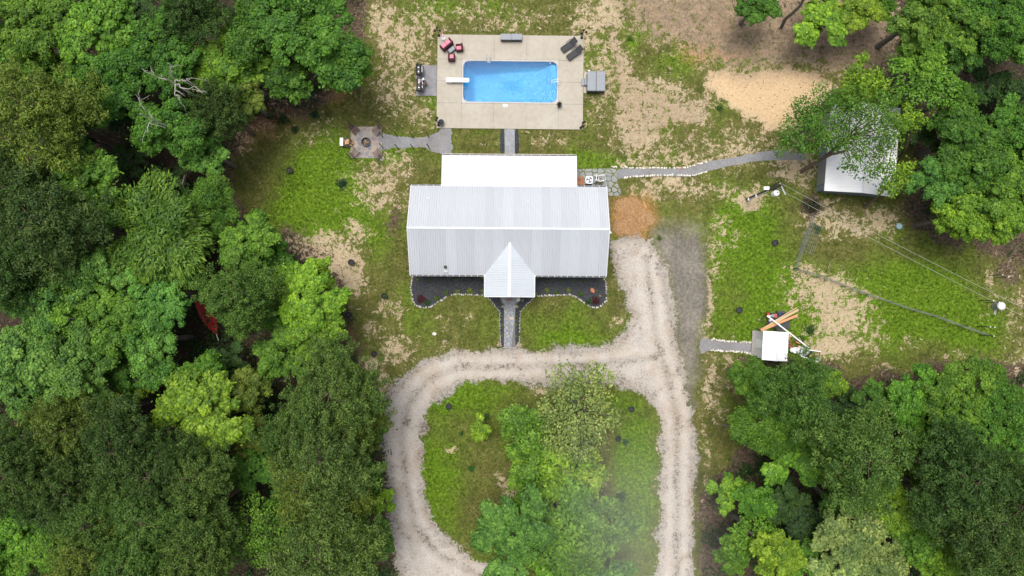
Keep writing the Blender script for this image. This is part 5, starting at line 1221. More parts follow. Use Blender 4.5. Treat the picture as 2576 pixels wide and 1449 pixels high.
# ------------------------------------------------------------------ field fence, gate, brush
def fence(label, line, h=1.15, step=2.6):
    o = thing('wire_fence', label, 'fence', (*line[0], 0), 0, 'wire fences round the field'); base = Vector(line[0]); r = random.Random(len(line)*3+int(base.x))
    P_ = []
    for a, c in zip(line[:-1], line[1:]):
        a, c = Vector(a), Vector(c); k = max(1, round((c-a).length/step))
        P_ += [a+(c-a)*(i/k) for i in range(k)]
    P_.append(Vector(line[-1]))
    pm_ = MB().tube([(0,0,0),(0,0,h+.12)], .03, 5).mesh('fence_post', M_dark)
    for p in P_: x = inst('fence_post', pm_, o, (p.x-base.x, p.y-base.y, 0)); x.rotation_euler = (r.gauss(0,.04), r.gauss(0,.04), 0)
    b = MB()
    for j in range(7):
        z = .12+(h-.12)*j/6; b.tube([(p.x-base.x, p.y-base.y, z+r.gauss(0,.01)) for p in P_], .009, 4, False)
    for a, c in zip(P_[:-1], P_[1:]):
        k = int((c-a).length/.3)
        for i in range(k): p = a+(c-a)*(i/k); b.tube([(p.x-base.x, p.y-base.y, .1), (p.x-base.x, p.y-base.y, h)], .007, 3, False)
    b.build('wire_mesh', M_wire, o)
fence('wire fence running from the brush pile down to the field corner', WP(c8, [(235,255),(200,350),(150,480),(110,600),(98,640)]))
fence('wire fence crossing the field slantwise toward the tall T posts', WP(c8, [(100,645),(280,700),(460,770),(620,830),(780,885),(960,945),(1100,985),(1290,1055),(1470,1118)]))
def tpost(label, q, h=1.9, cap=True):
    o = thing('field_post', label, 'post', (q.x,q.y,0), 0, 'dark posts along the far side of the field'); b = MB(); b.tube([(0,0,0),(0,0,h)], .045, 6); b.build('post', M_dark, o)
    if cap: b = MB(); b.tube([(0,0,h),(0,0,h+.1)], .055, 6); b.build('post_cap', M_white, o)
for x, y, lab, cp in ((235,168,'dark field post with white tip, upper of the pair near the wood',1),(345,206,'dark field post with white tip, lower of the pair near the wood',1),(65,638,'thin post standing west of the plank and white drum',0),(170,672,'thin post standing just above the plank and white drum',0),(10,1125,'dark field post with white tip, outer of the lower pair',1),(90,1130,'dark field post with white tip, inner of the lower pair',1),(75,1295,'grey post at the end of the slanting wire fence',0)):
    tpost(lab, W(d8, x, y))
q = W(d8, 478, 742, .9); o = thing('white_drum', 'white topped round drum at the east edge of the field', 'drum', (q.x,q.y,0)); b = MB(); b.lathe([(.42,0),(.44,.05),(.42,.1),(.42,.8),(.44,.85),(.40,.87)], n=18); b.build('drum_body', M_galv, o); b = MB(); b.lathe([(.36,0),(.34,.05),(0,.07)], (0,0,.86), 18); b.build('drum_lid', M_white, o)
a, c = W(d8, 330, 905), W(d8, 385, 700); beam('plank', 'weathered plank lying in the grass by the white drum', a, .06, c, .06, .26, .05, M_greywood)
q = W(c8, 862, 335, .1); o = thing('water_bowl', 'small pale blue bowl in the grass by the dark tree line', 'bowl', (q.x,q.y,0)); b = MB(); b.lathe([(.2,0),(.3,.16),(.32,.16),(.27,.15),(.17,.04),(0,.03)], n=14); b.build('bowl', pm('pale_blue_plastic', (.35,.5,.55), .5), o)
o = thing('stock_panel', 'wire stock panel lying slack beside the first wire fence', 'wire panel', (*W(c8, 215, 420), .25), R_(-18)); b = MB()
for k in range(9): b.tube([(-.75+.19*k,-1.6,.02),(-.75+.19*k,1.6,.06)], .009, 4, False)
for k in range(9): b.tube([(-.75,-1.6+.4*k,.03),(.78,-1.6+.4*k,.05)], .009, 4, False)
b.build('panel_mesh', M_galv, o)
a, c = W(c8, 240, 195, .8), W(c8, 318, 160, .8); o = thing('field_gate', 'brown tube gate frame standing open by the brush pile', 'gate', (*W(c8, 280, 190), 0), R_(20)); b = MB()
b.tube([(-.9,-.3,.2),(-.9,-.3,1.2),(.9,-.3,1.2),(.9,-.3,.2),(-.9,-.3,.2)], .035, 6); b.build('gate_frame', M_darkwood, o)
for z in (.45,.7,.95): b = MB(); b.tube([(-.9,-.3,z),(.9,-.3,z)], .025, 6); b.build('gate_bar', M_darkwood, o)
for s in (-1,1): b = MB(); b.tube([(s*1.0,-.3,0),(s*1.0,-.3,1.5)], .06, 7); b.build('gate_post', M_darkwood, o)
# brush heap
q = W(c8, 228, 185, .3); o = thing('brush_pile', 'dark heap of cut branches beside the tube gate', 'brush pile', (q.x,q.y,0)); rs = np.random.RandomState(8); r = random.Random(8)
n = 700; d_ = unit(rs.normal(size=(n,3))); d_[:,2] = np.abs(d_[:,2]); P = d_*rs.uniform(.4,1,(n,1))*[1.1,.9,.75]
inst('dry_foliage', leaves('dry_foliage', P, rs.normal(size=(n,3)), .24, .08, M_leaf, rs), o, color=(.045,.055,.03))
b = MB()
for k in range(40): a_ = r.uniform(0,6.28); b.tube([(r.uniform(-.8,.8),r.uniform(-.7,.7),.15),(1.3*math.cos(a_),1.1*math.sin(a_),r.uniform(.2,.8))], [.03,.012], 4)
br_ = b.build('branches', M_barkp, o); br_['kind'] = 'stuff'
# plant tubs on the lawn
TBG = 'black plastic plant tubs on the lawn'
def tub(label, q, k=1., leaf=None):
    o = thing('plant_tub', label, 'plant tub', (q.x,q.y,0), rnd.uniform(0,6), TBG); r_ = .3*k; b = MB(); b.lathe([(r_*.8,0),(r_,.36),(r_*1.08,.37),(r_*1.08,.4),(r_*.93,.4),(r_*.88,.26),(0,.24)], n=16); b.build('tub_wall', M_rubber, o)
    if leaf: inst('foliage', PLM[1], o, (0,0,.25), 0, .7, color=leaf)
    else: b = MB(); b.lathe([(r_*.88,0),(0,.03)], (0,0,.26), 12); b.build('soil', M_mulch, o)
for x, y, lab, lf in ((1949,611,'black plant tub in the bright lawn west of the field fence',None),(1859,780,'black plant tub north of the shed path',None),(884,660,'black plant tub on the sandy patch near the yellow green trees',None),(967,745,'black plant tub with green plant left of the western bed',GRN),(942,890,'black plant tub at the lawn edge above the drive bend',None),(730,429,'black plant tub beside the small bush near the wood',None),(1129,1022,'black plant tub in the northwest corner of the drive island',None),(1588,1029,'black plant tub in the northeast corner of the drive island',None),(1555,1103,'black plant tub beside the dark shrub in the drive island',DKG),(878,792,'black plant tub at the shaded lawn edge below the sandy patch',None)):
    tub(lab, G((x,y), .2), 1.0, lf)
# lawn shrubs
for x, y, s, col, lab in ((859,461,.62,(.02,.062,.03),'dark green round shrub in the bright lawn west of the house'),(791,288,.5,(.02,.06,.03),'dark green shrub at the wood edge left of the fire pit'),(722,430,.4,LIM,'lime bush beside a black tub near the wood'),(712,300,.75,(.03,.06,.02),'low spreading bush in the litter left of the fire pit'),(740,325,.5,(.03,.065,.02),'small bush just below the low spreading bush'),(1186,1180,.36,(.035,.13,.03),'small green shrub in the western lawn of the drive island'),(1575,1113,.4,(.04,.11,.04),'dark shrub touching a black tub in the drive island'),(1563,1250,.6,(.04,.1,.035),'blurred dark shrub in the east lawn of the drive island'),(1225,1048,.4,(.05,.11,.03),'faint low clump above the sapling in the drive island'),(1160,1090,.3,(.05,.12,.03),'faint low clump left of the sapling in the drive island'),
    (2040,900,.7,DKG,'leafy weed patch below the leaning boards'),(2040,830,.6,(.04,.10,.025),'weed patch east of the white pipe'),(2015,855,.5,(.04,.11,.025),'weed patch between pipe and shed'),(1660,598,.3,GRN,'weed tuft at the foot of the orange chip pile'),(1812,270,.4,(.05,.12,.03),'weed clump at the edge of the tan clay pad'),(2060,575,.5,(.05,.10,.03),'weed clump beside the slack wire panel'),(1950,470,.5,(.04,.08,.03),'weeds at the top of the utility pole'),(1585,95,.35,GRN,'bright weed clump on the bare ground above the tan track')):
    plant('lawn_shrub', lab, G((x,y), .3), s, col, True, 'shrubs and weeds on the open ground', int(x))
# hammock
q = GP([(520,800)], 1.1)[0]; o = thing('red_hammock', 'red cloth hammock hanging under the olive pine in the wood', 'hammock', (q.x, q.y, 0), math.atan2(-(842-762), 548-497)); b = MB()
n_, v, f = 14, [], []
for i in range(n_+1):
    s = i/n_; w_ = .06+.62*math.sin(math.pi*min(1, s*1.02))**.8; z = 1.25-.75*math.sin(math.pi*s)**.9
    for j in range(7): u = (j/6-.5)*2; v.append((-2.0+4.0*s, u*w_, z+.18*u*u*math.sin(math.pi*s)))
for i in range(n_):
    for j in range(6): f.append((i*7+j, (i+1)*7+j, (i+1)*7+j+1, i*7+j+1))
b.add(v, f); b.build('cloth', M_red, o)
for s in (-1,1): b = MB(); b.tube([(s*1.98,0,1.25),(s*2.7,0,1.65)], .03, 5); b.build('rope', M_white, o)
# ------------------------------------------------------------------ trees
def limb_tube(b, a, c, r0, r1, rs, n=5, wob=.12, k=4):
    a, c = np.array(a, float), np.array(c, float); L = np.linalg.norm(c-a); pts = []
    for i in range(k+1):
        s = i/k; p = a+(c-a)*s; p[2] += .12*L*math.sin(math.pi*s)*.6
        if 0 < i < k: p += rs.normal(size=3)*wob*L*.35
        pts.append(p)
    b.tube(pts, [r0+(r1-r0)*i/k for i in range(k+1)], n, False); return pts
def tree_broad(seed, R, zc, lobes=16, lob_r=.36, dens=3000, leaf=(.23,.155), flat=.8, open_=.0, bark=None, twig=True, droop=0., clump=.5, foot=(0,0)):
    rs = np.random.RandomState(seed); b = MB(); C = []
    # lobe centres: irregular dome
    tries = 0
    while len(C) < lobes and tries < 4000:
        tries += 1
        d = unit(rs.normal(size=3)); d[2] = abs(d[2])*1.1-.25; rr = R*rs.uniform(.35, .82)
        out_k = 1+.22*math.sin(2*math.atan2(d[1], d[0])+seed)+.12*math.sin(5*math.atan2(d[1], d[0])+seed*2)
        p = d*rr*out_k*np.array([1,1,flat])
        if all(np.linalg.norm((p-q)*[1,1,.7]) > R*lob_r*(.82-.2*(tries > 1500)) for q, _ in C): C.append((p, R*lob_r*rs.uniform(.72, 1.15)))
    PP, NN, TT, KK = [], [], [], []
    ntot = int(dens*R*R); wsum = sum(r*r for _, r in C)
    for p, r in C:
        n = int(ntot*r*r/wsum); cl = max(8, int(22*(r/(R*lob_r))))
        d = unit(rs.normal(size=(cl, 3))); d[:, 2] = d[:, 2]*.75+.5; d = unit(d); cc = d*r*rs.uniform(.45, .95, (cl, 1))
        cr = r*clump*.66*rs.uniform(.55, 1.25, cl); w = cr**2; w /= w.sum(); ci = rs.choice(cl, n, p=w)
        e = unit(rs.normal(size=(n, 3))); e[:, 2] = e[:, 2]*.85+.25; e = unit(e); q = cc[ci]+e*(cr[ci]*rs.uniform(.55, 1.08, n)**.6)[:, None]
        stray = rs.rand(n) < .10; q[stray] *= rs.uniform(1., 1.3, (stray.sum(), 1)); KK.append(rs.uniform(.72,1.28,cl)[ci]*rs.uniform(.88,1.12))
        PP.append(q+p); NN.append(e*.65+d[ci]*.35+np.array([0,0,.55])+rs.normal(size=(n,3))*.38)
        t_ = unit(q+p); t_[:, 2] -= .5+droop; TT.append(t_+rs.normal(size=(n,3))*.5)
    P = np.concatenate(PP); N = np.concatenate(NN); T = np.concatenate(TT); KK = np.concatenate(KK)
    P[:, 2] += zc
    if open_: k = rs.rand(len(P)) > open_; P, N, T = P[k], N[k], T[k]
    n = len(P); sz = rs.uniform(.65, 1.35, n)
    crown = leaves('crown', P, N, leaf[0]*sz, leaf[1]*sz, M_leaf, rs, T, KK)
    h0 = zc-R*flat*.35; tr = (.05*R+.06)*(1 if foot == (0,0) else .6)
    fx_, fy_ = foot; pts = [(fx_,fy_,0), (fx_*.75+rs.normal()*.12,fy_*.75+rs.normal()*.12,h0*.5), (fx_*.3+rs.normal()*.2,fy_*.3+rs.normal()*.2,h0), (rs.normal()*.3,rs.normal()*.3,zc+R*flat*.45)]
    b.tube(pts, [tr*1.35, tr, tr*.8, tr*.15], 8)
    for p, r in C:
        s = rs.uniform(.55, 1.); base = np.array(pts[2])*s+np.array(pts[1])*(1-s)
        tip = p*1.0+[0,0,zc]; limb_tube(b, base, tip, tr*.42, tr*.10, rs)
        if twig:
            for _ in range(4): limb_tube(b, tip-(tip-base)*rs.uniform(.0,.35), tip+unit(rs.normal(size=3)+[0,0,.35])*r*rs.uniform(.6,.98), tr*.13, tr*.03, rs, 4, k=3)
    return b.mesh('trunk', bark or M_bark), crown
def tree_pine(seed, R, zc, dens=4200, needle=(.20,.06), col=None):
    rs = np.random.RandomState(seed); b = MB(); PP, NN, TT = [], [], []; tips = []
    H = R*1.25; z0 = zc-H*.55
    nb = int(30+8*R)
    for k in range(nb):
        s = (k+.5)/nb; ang_ = k*2.4+rs.normal()*.3; prof = math.sqrt(max(.02, 1-(s*.98)**1.7)); L = R*prof*rs.uniform(.7, 1.08)*(1+.14*math.sin(3*ang_+seed))
        z = z0+H*s; tip = np.array([L*math.cos(ang_), L*math.sin(ang_), z+L*.18+rs.normal()*.1]); tips.append((z, tip))
        m_ = max(2, int(L/.42))
        for j in range(m_):
            f = (j+1)/m_
            if f < .3 and s < .8: continue
            c = np.array([0,0,z])*(1-f)+tip*f; side = max(1, int(3*f*L/1.2))
            for q in range(side):
                cc = c+np.array([rs.normal()*.32*f*L**.5, rs.normal()*.32*f*L**.5, rs.normal()*.14+.08]); PP.append(cc)
    CC = np.array(PP); n = int(dens*R*R); ci = rs.randint(0, len(CC), n); e = unit(rs.normal(size=(n,3))*[1,1,.8]+[0,0,.35]); cr = rs.uniform(.26,.50,len(CC)); KK = rs.uniform(.72,1.28,len(CC))[ci]
    P = CC[ci]+e*(cr[ci]*rs.uniform(.35,1.,n))[:,None]; sz = rs.uniform(.7,1.3,n)
    N = e*.7+rs.normal(size=(n,3))*.45+np.array([0,0,.3])
    crown = leaves('crown', P, N, needle[0]*sz, needle[1]*sz*1.25, M_needle, rs, T=e*.6+rs.normal(size=(n,3))*.6, K_=KK)
    tr = .045*R+.07; b.tube([(0,0,0),(.05,.03,z0*.6),(0,.05,z0+H*.5),(0,0,z0+H*.98)], [tr*1.3,tr,tr*.7,.03], 8)
    for z, tip in tips: limb_tube(b, (0,0,z), tip, .035, .01, rs, 4, k=3)
    return b.mesh('trunk', M_barkp), crown
VAR = {
 'oak': [(R, zc)+tree_broad(s, R, zc, lobes, .315) for s, R, zc, lobes in ((1,2.3,7,10),(2,3.1,9,15),(3,3.2,9.5,16),(4,4.0,10.5,20),(5,4.2,11,22))],
 'ash': [(R, zc)+tree_broad(s, R, zc, lobes, .30, 2700, (.22,.13), .9, clump=.55) for s, R, zc, lobes in ((11,1.9,5.5,9),(12,2.7,7.5,13),(13,3.3,9,16))],
 'gum': [(R, zc)+tree_broad(s, R, zc, lobes, .38, 2100, (.34,.10), .8, droop=.4, clump=.7) for s, R, zc, lobes in ((21,3.0,8.5,13),(22,4.0,10,17))],
 'open': [(R, zc)+tree_broad(s, R, zc, lobes, .30, 330, (.23,.14), .7, bark=M_bark, clump=.68) for s, R, zc, lobes in ((31,2.4,6.0,13),(32,3.2,7.5,17),(33,4.2,8.5,24))],
 'mid': [(R, zc)+tree_broad(s, R, zc, lobes, .31, 950, (.25,.15), .75, bark=M_bark, clump=.62) for s, R, zc, lobes in ((35,2.0,5.2,11),(36,2.6,6.2,14),(37,3.1,7.0,17))],
 'sap': [(R, zc)+tree_broad(s, R, zc, lobes, .38, 1500, (.26,.14), .9) for s, R, zc, lobes in ((41,1.0,2.2,7),(42,1.4,3.2,8))],
 'pine': [(R, zc)+tree_pine(s, R, zc) for s, R, zc in ((51,2.3,9.5),(52,2.9,11),(53,3.5,12),(54,3.1,11.5))]}
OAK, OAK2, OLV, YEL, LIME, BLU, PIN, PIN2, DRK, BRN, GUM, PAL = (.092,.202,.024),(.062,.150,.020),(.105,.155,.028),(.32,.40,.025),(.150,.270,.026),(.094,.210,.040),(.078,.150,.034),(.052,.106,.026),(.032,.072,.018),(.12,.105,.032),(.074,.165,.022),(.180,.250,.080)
SPN = {'oak': 'oak_tree', 'ash': 'broadleaf_tree', 'gum': 'sweetgum_tree', 'open': 'open_crowned_tree', 'mid': 'young_tree', 'sap': 'sapling', 'pine': 'pine_tree'}
_tr = random.Random(77); _used = {}
def tree(kind, x, y, r, col, label, zmul=1.):
    r *= 1.1 if kind in ('oak','pine','ash','gum') else 1.22 if kind == 'mid' else 1.08
    vs_ = VAR[kind]; R0 = r*(CAM_H-9)/F_; best = sorted(vs_, key=lambda v: abs(v[0]-R0))[:3]
    best = [v for v in best if abs(v[0]-R0) < .35*R0+.4] or best[:1]; R, zc, tm, cm = _tr.choice(best)
    z = zc*zmul; k = R0/R
    for _ in range(3): k = r*(CAM_H-z*k**.5)/F_/R
    zs = k**.5*zmul; zs *= 1.3 if col is YEL else 1.; p = G((x, y), zc*zs)
    j = 1+_tr.uniform(-.09,.09)
    o = bpy.data.objects.new(SPN[kind], None); COL.objects.link(o); o.location = (p.x, p.y, 0); o.rotation_euler = (0,0,_tr.uniform(0,6.28)); o.scale = (k,k,zs)
    tag(o, label, 'tree' if kind != 'sap' else 'sapling', {'oak':'oaks of the wood','ash':'broadleaf trees of the wood','gum':'sweetgums of the wood','open':'open crowned trees','mid':'trees of the drive island','sap':'saplings','pine':'pines of the wood'}[kind])
    inst('trunk', tm, o); inst('crown', cm, o, color=tuple(c*j*_tr.uniform(.93,1.07) for c in col))
    return o
TREES = '''
oak|75|75|105|OAK|bright oak filling the far northwest corner of the wood
oak|255|70|110|OAK|broad bright oak second from the northwest corner
oak|425|115|105|OAK2|tall green oak just above the bleached dead branches
oak|255|240|105|OAK2|ragged green oak with bare twigs showing, west of the dead branches
oak|125|185|75|OAK|small bright oak above the big olive crown
pine|92|285|110|OLV|large olive crown on the western edge, left of the ragged oak
oak|5|150|70|OAK2|oak cut by the picture edge above the large olive crown
oak|440|325|92|OAK2|dark green oak directly below the bleached dead branches
oak|520|385|62|BLU|bluish oak at the tip of the wood nearest the fire pit litter
oak|340|200|60|OAK2|small dark oak crowded beside the dead branches
ash|585|175|105|LIME|yellow tinged tree at the front of the top clump of the wood
oak|655|70|100|OAK2|green tree behind the yellow tinged one at the top edge
oak|790|85|125|OAK2|biggest green crown of the top clump, nearest the pool
ash|860|165|68|OAK|low green crown reaching toward the pool grill patio
ash|720|190|85|OAK2|green crown hanging over the brown bank above the fire pit
ash|615|245|62|OLV|shaded crown low in the top clump beside the brown bank
pine|540|275|58|PIN2|dull olive pine between the two parts of the northern wood
pine|475|25|70|PIN2|dark pine at the top edge between the two green clumps
oak|215|460|112|OAK|bright oak alone among dark pines in the west of the wood
oak|315|520|52|OAK|small bright lobe of oak just southeast of the lone bright oak
pine|110|560|108|PIN2|dark olive pine below the lone bright oak
pine|20|470|90|PIN2|very dark pine at the western edge beside the lone bright oak
pine|25|665|85|PIN2|dark pine at the western edge above the big pale oak group
gum|418|585|115|GUM|feathery long leaved tree in the middle of the wood
gum|533|530|68|GUM|smaller feathery tree reaching to the lawn edge
oak|622|610|75|OAK|bright oak on the lawn edge above the olive pine
ash|640|675|48|OAK|green crown squeezed between bright oak and olive pine
ash|705|662|52|OAK2|dark green crown at the edge of the sandy patch
pine|598|750|82|PIN|round olive pine hiding the red hammock
oak|765|750|88|LIME|brightest yellow green oak at the lawn edge
ash|802|690|46|LIME|yellow green crown reaching onto the sandy patch
oak|790|820|75|LIME|yellow green oak just south of the brightest one
ash|698|800|58|OAK|green crown between the olive pine and the yellow green oaks
oak|715|885|72|OAK|green oak south of the yellow green oaks
oak|240|690|92|BLU|pale oak at the north of the great oak group
oak|385|735|88|BLU|pale oak at the northeast of the great oak group, beside the dark gap
oak|105|765|92|BLU|pale oak at the northwest of the great oak group
oak|245|810|105|OAK|central oak of the great oak group
oak|378|860|88|BLU|pale oak at the east of the great oak group, across the gap from the hammock
oak|70|900|102|BLU|pale oak at the southwest of the great oak group
oak|215|915|102|BLU|pale oak at the south of the great oak group
oak|320|945|62|OAK2|small oak at the southern tip of the great oak group
oak|85|1000|66|BLU|pale oak lobe south of the great group, at the western edge
ash|283|1035|52|YEL|small vivid yellow tree in the southern wood
ash|350|978|40|LIME|light green crown touching the vivid yellow tree
oak|520|1025|110|LIME|large olive green oak in the south centre of the wood
oak|505|945|60|OAK|green oak lobe at the north of the large olive green oak
ash|625|985|66|OLV|dull olive crown east of the large olive green oak
ash|612|1095|64|OLV|olive crown southeast of the large olive green oak
ash|645|1175|64|OAK2|green crown in front of the dark southern gap
pine|838|985|105|PIN|olive pine at the wood's edge where the drive bends
pine|748|1090|78|PIN|olive pine west of the drive, second behind the edge
pine|812|1150|98|PIN|tall olive pine in the middle of the roadside pines
pine|888|1065|66|OLV|brownish olive pine nearest the drive
pine|758|1225|76|OLV|paler olive pine at the south of the roadside group
pine|872|1228|62|OLV|small olive pine behind the bright roadside bush trees
pine|815|1385|105|PIN|greyish olive pine at the bottom edge near the drive
pine|902|1370|62|PIN|small pine between the greyish pine and the drive
pine|790|1300|60|PIN|small pine filling the gap above the greyish pine
ash|922|1205|44|OAK|bright small tree leaning over the west side of the drive
ash|966|1256|34|LIME|bright lobe of foliage touching the drive edge
ash|905|1285|44|OAK|green small tree behind the bright lobe at the drive edge
ash|955|1350|44|OAK2|green small tree at the drive edge near the bottom
sap|948|1092|28|OAK|little bush tree beside the brownish pine at the drive
open|648|1335|100|OAK|open green tree with a bare twig at the bottom of the wood
ash|708|1275|52|OAK2|green crown between the open tree and the roadside pines
pine|165|1080|78|OLV|olive crown west of the vivid yellow tree
pine|300|1130|92|PIN2|dark pine below the vivid yellow tree
pine|392|1190|88|PIN2|dark pine south of the large olive green oak
pine|50|1190|98|PIN2|dark pine at the western edge, south of the pale oak lobe
pine|172|1230|80|PIN2|dark pine left of centre in the southern pine mass
pine|490|1190|78|PIN|olive pine in the southern pine mass near the green crown
ash|562|1180|60|OAK2|green crown inside the southern pine mass
pine|238|1310|82|PIN|olive pine above the bottom left bright oaks
pine|384|1300|92|PIN|olive pine in the centre of the southern pine mass
pine|482|1312|82|PIN|olive pine beside the open green tree
pine|340|1405|92|PIN|olive pine on the bottom edge, centre of the pine mass
pine|232|1402|84|OLV|lighter olive pine on the bottom edge beside the bright oaks
pine|490|1402|84|PIN|dull green pine on the bottom edge left of the open tree
pine|112|1262|60|PIN2|small dark pine above the bottom left bright oaks
oak|62|1338|72|OAK|bright bluish oak in the bottom left corner, upper one
oak|132|1390|74|OAK|bright oak in the bottom left corner, right one
oak|18|1410|62|OAK|bright oak at the very bottom left corner
oak|12|1285|46|BLU|oak lobe at the western edge above the corner oaks
ash|1888|945|58|OAK|green tree at the corner of the southeast wood nearest the drive
pine|2008|990|72|PIN|dark bluish pine overhanging the small shed
ash|2085|968|46|LIME|bright small tree east of the pine at the shed
gum|1955|1060|84|OAK|feathery green tree south of the shed pine
ash|1988|1130|86|OAK|green tree with pale twigs below the feathery tree
ash|2062|1175|50|LIME|lighter crown at the right of the pale twigged tree
oak|2130|1050|70|DRK|dark tree with shadowed gaps south of the bright small tree
oak|2198|1005|66|OAK2|green tree at the south edge of the field, first from the shed
oak|2292|998|76|OAK|bright green tree at the south edge of the field, second from the shed
oak|2405|985|92|OAK|broad tree at the south edge of the field near the T posts
oak|2492|968|62|OAK2|tree at the south edge of the field, last before the picture edge
oak|2480|1062|86|OAK2|green tree behind the broad field edge tree
oak|2555|1020|66|OAK2|tree at the eastern picture edge just south of the field
ash|2322|1095|76|OAK|light green tree in the middle of the southeast wood
ash|2400|1135|66|OAK2|green tree with pale twigs east of the middle of the southeast wood
oak|2546|1140|80|OAK2|green tree at the eastern edge of the southeast wood
pine|2165|1147|104|PIN|round dark olive pine in the middle of the southeast wood
ash|2302|1182|54|LIME|bright crown right of the round dark olive pine
pine|2425|1205|105|PIN2|darkest big pine of the southeast wood
ash|2352|1240|58|BRN|brownish crown beside the darkest big pine
pine|2540|1262|86|PIN2|dark pine at the eastern edge of the southeast wood
pine|2465|1310|100|PIN2|dark pine south of the darkest big pine
pine|2515|1395|86|PIN|olive pine in the bottom right corner
ash|2240|1285|74|LIME|bright tree south of the round dark olive pine
ash|2298|1345|74|OAK|green tree southeast of the bright one near the bottom
ash|2360|1412|66|LIME|light green tree on the bottom edge near the corner pine
ash|2135|1340|96|PAL|big pale olive tree at the bottom of the southeast wood
ash|2110|1262|58|OAK2|green crown north of the big pale olive tree
ash|2100|1425|70|PAL|pale tree on the bottom edge below the big pale olive one
ash|2212|1410|70|PAL|pale olive tree on the bottom edge, middle of the southeast wood
oak|1970|1262|64|DRK|dark shaded tree in the hollow of the southeast wood
oak|2032|1312|60|DRK|dark shaded tree second in the hollow of the southeast wood
ash|1826|1238|48|LIME|light tree beside the verge, first from the leaning dead branch
ash|1896|1262|58|OAK|green tree behind the light verge tree
open|1888|1340|72|OAK|open tree with white limbs showing near the drive verge
ash|1840|1392|54|OAK|hazy green tree nearest the drive at the bottom
ash|1952|1390|74|LIME|light green tree on the bottom edge right of the white limbed one
ash|2030|1410|56|OAK2|green crown on the bottom edge left of the pale trees
ash|2440|1440|58|OAK|green crown on the bottom edge left of the corner pine
ash|1902|12|56|OAK2|green tree at the top edge above the bare brown ground
ash|2072|38|82|LIME|bright tree with pale leaning trunk at the top edge
ash|2150|22|64|LIME|bright tree right of the leaning pale trunk at the top
ash|2215|8|50|OAK|green tree at the top edge above the dark gap
oak|2320|40|86|OAK|green tree at the top left of the northeast wood
oak|2410|62|80|OAK|green tree in the middle of the northeast wood's top
oak|2492|40|86|OAK2|green tree at the top right of the northeast wood
oak|2560|112|72|OAK|tree at the eastern edge of the northeast wood
ash|2312|152|66|OAK|tree above the bare twigged one in the northeast wood
ash|2410|132|66|OAK2|green tree left of the dark clearing
open|2322|218|92|OAK|bare twigged open tree beyond the barn
ash|2398|245|66|OAK|tree between the bare twigged tree and the dark clearing
oak|2440|342|86|OAK2|dark green tree below the dark clearing
ash|2382|312|50|OAK2|small tree behind the barn on its east side
oak|2532|322|80|OAK2|tree at the eastern edge below the dark clearing
oak|2546|402|76|OAK|tree at the eastern edge level with the barn's end
oak|2355|450|62|BLU|bluish green tree beside the barn's dark track
oak|2440|418|80|OAK2|green tree behind the bluish one
oak|2482|492|82|OAK|bright green tree at the middle of the eastern wood
oak|2550|500|76|OAK|tree at the eastern edge above the field corner
oak|2490|562|68|LIME|yellow green tree at the south end of the eastern wood
ash|2400|548|60|LIME|light green tree facing the field and the blue bowl
open|2045|310|92|GUM|open crown on the track side of the barn
open|1452|1035|118|PAL|pale silvery open tree at the north of the drive island
mid|1340|1110|84|OAK|open green tree left of centre in the drive island
mid|1385|1170|86|LIME|open yellow green tree in the centre of the drive island
mid|1468|1195|66|LIME|small yellow green tree beside white bare twigs in the island
oak|1295|1335|94|BLU|dense bluish oak at the south of the drive island
oak|1280|1415|70|BLU|bluish oak lobe on the bottom edge of the drive island
mid|1405|1325|100|OAK|open green tree right of the dense bluish oak
mid|1485|1345|92|OAK|hazy open green tree at the southeast of the island
mid|1400|1420|75|OAK|open tree on the bottom edge in the island
mid|1500|1425|76|OAK2|darker open tree on the bottom edge of the island
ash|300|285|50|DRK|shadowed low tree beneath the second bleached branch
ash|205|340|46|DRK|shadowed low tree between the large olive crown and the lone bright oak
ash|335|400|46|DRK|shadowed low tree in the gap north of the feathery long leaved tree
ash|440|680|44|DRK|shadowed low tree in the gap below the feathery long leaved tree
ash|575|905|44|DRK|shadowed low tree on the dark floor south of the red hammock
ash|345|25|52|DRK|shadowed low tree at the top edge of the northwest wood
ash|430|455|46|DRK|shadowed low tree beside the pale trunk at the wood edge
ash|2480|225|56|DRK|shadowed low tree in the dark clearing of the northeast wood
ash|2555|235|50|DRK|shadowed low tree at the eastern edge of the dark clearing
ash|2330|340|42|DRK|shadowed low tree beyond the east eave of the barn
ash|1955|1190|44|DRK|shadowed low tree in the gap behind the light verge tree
sap|1210|1079|34|LIME|lone light green sapling in the western lawn of the island
'''
for ln_ in TREES.strip().split('\n'):
    kd, x, y, r, cn, lab = ln_.split('|')
    low = kd in ('open','mid') and 1200 < float(x) < 1600
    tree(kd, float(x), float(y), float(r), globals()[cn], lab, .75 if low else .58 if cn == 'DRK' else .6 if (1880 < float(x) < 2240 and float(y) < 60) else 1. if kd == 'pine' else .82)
def leaning_crown(x, y, r, zc, seed, lobes, dens, col, foot, label):
    p = G((x, y), zc); R = r*(CAM_H-zc)/F_; tm, cm = tree_broad(seed, R, zc, lobes, .30, dens, (.23,.14), .6, bark=M_barkp, clump=.68, foot=(foot[0]-p.x, foot[1]-p.y))
    o = thing('open_crowned_tree', label, 'tree', (p.x, p.y, 0), 0, 'open crowned trees'); inst('trunk', tm, o); inst('crown', cm, o, color=col)
leaning_crown(2182, 325, 118, 7.6, 61, 24, 260, GUM, (30.2,13.4), 'large open spreading crown over the middle of the barn roof')
leaning_crown(2240, 440, 66, 6.2, 62, 12, 220, LIME, (36.7,9.7), 'open light crown over the south end of the barn roof')
leaning_crown(2165, 210, 76, 7.2, 63, 14, 360, LIME, (32.8,20.9), 'yellowish open crown at the north end of the barn')
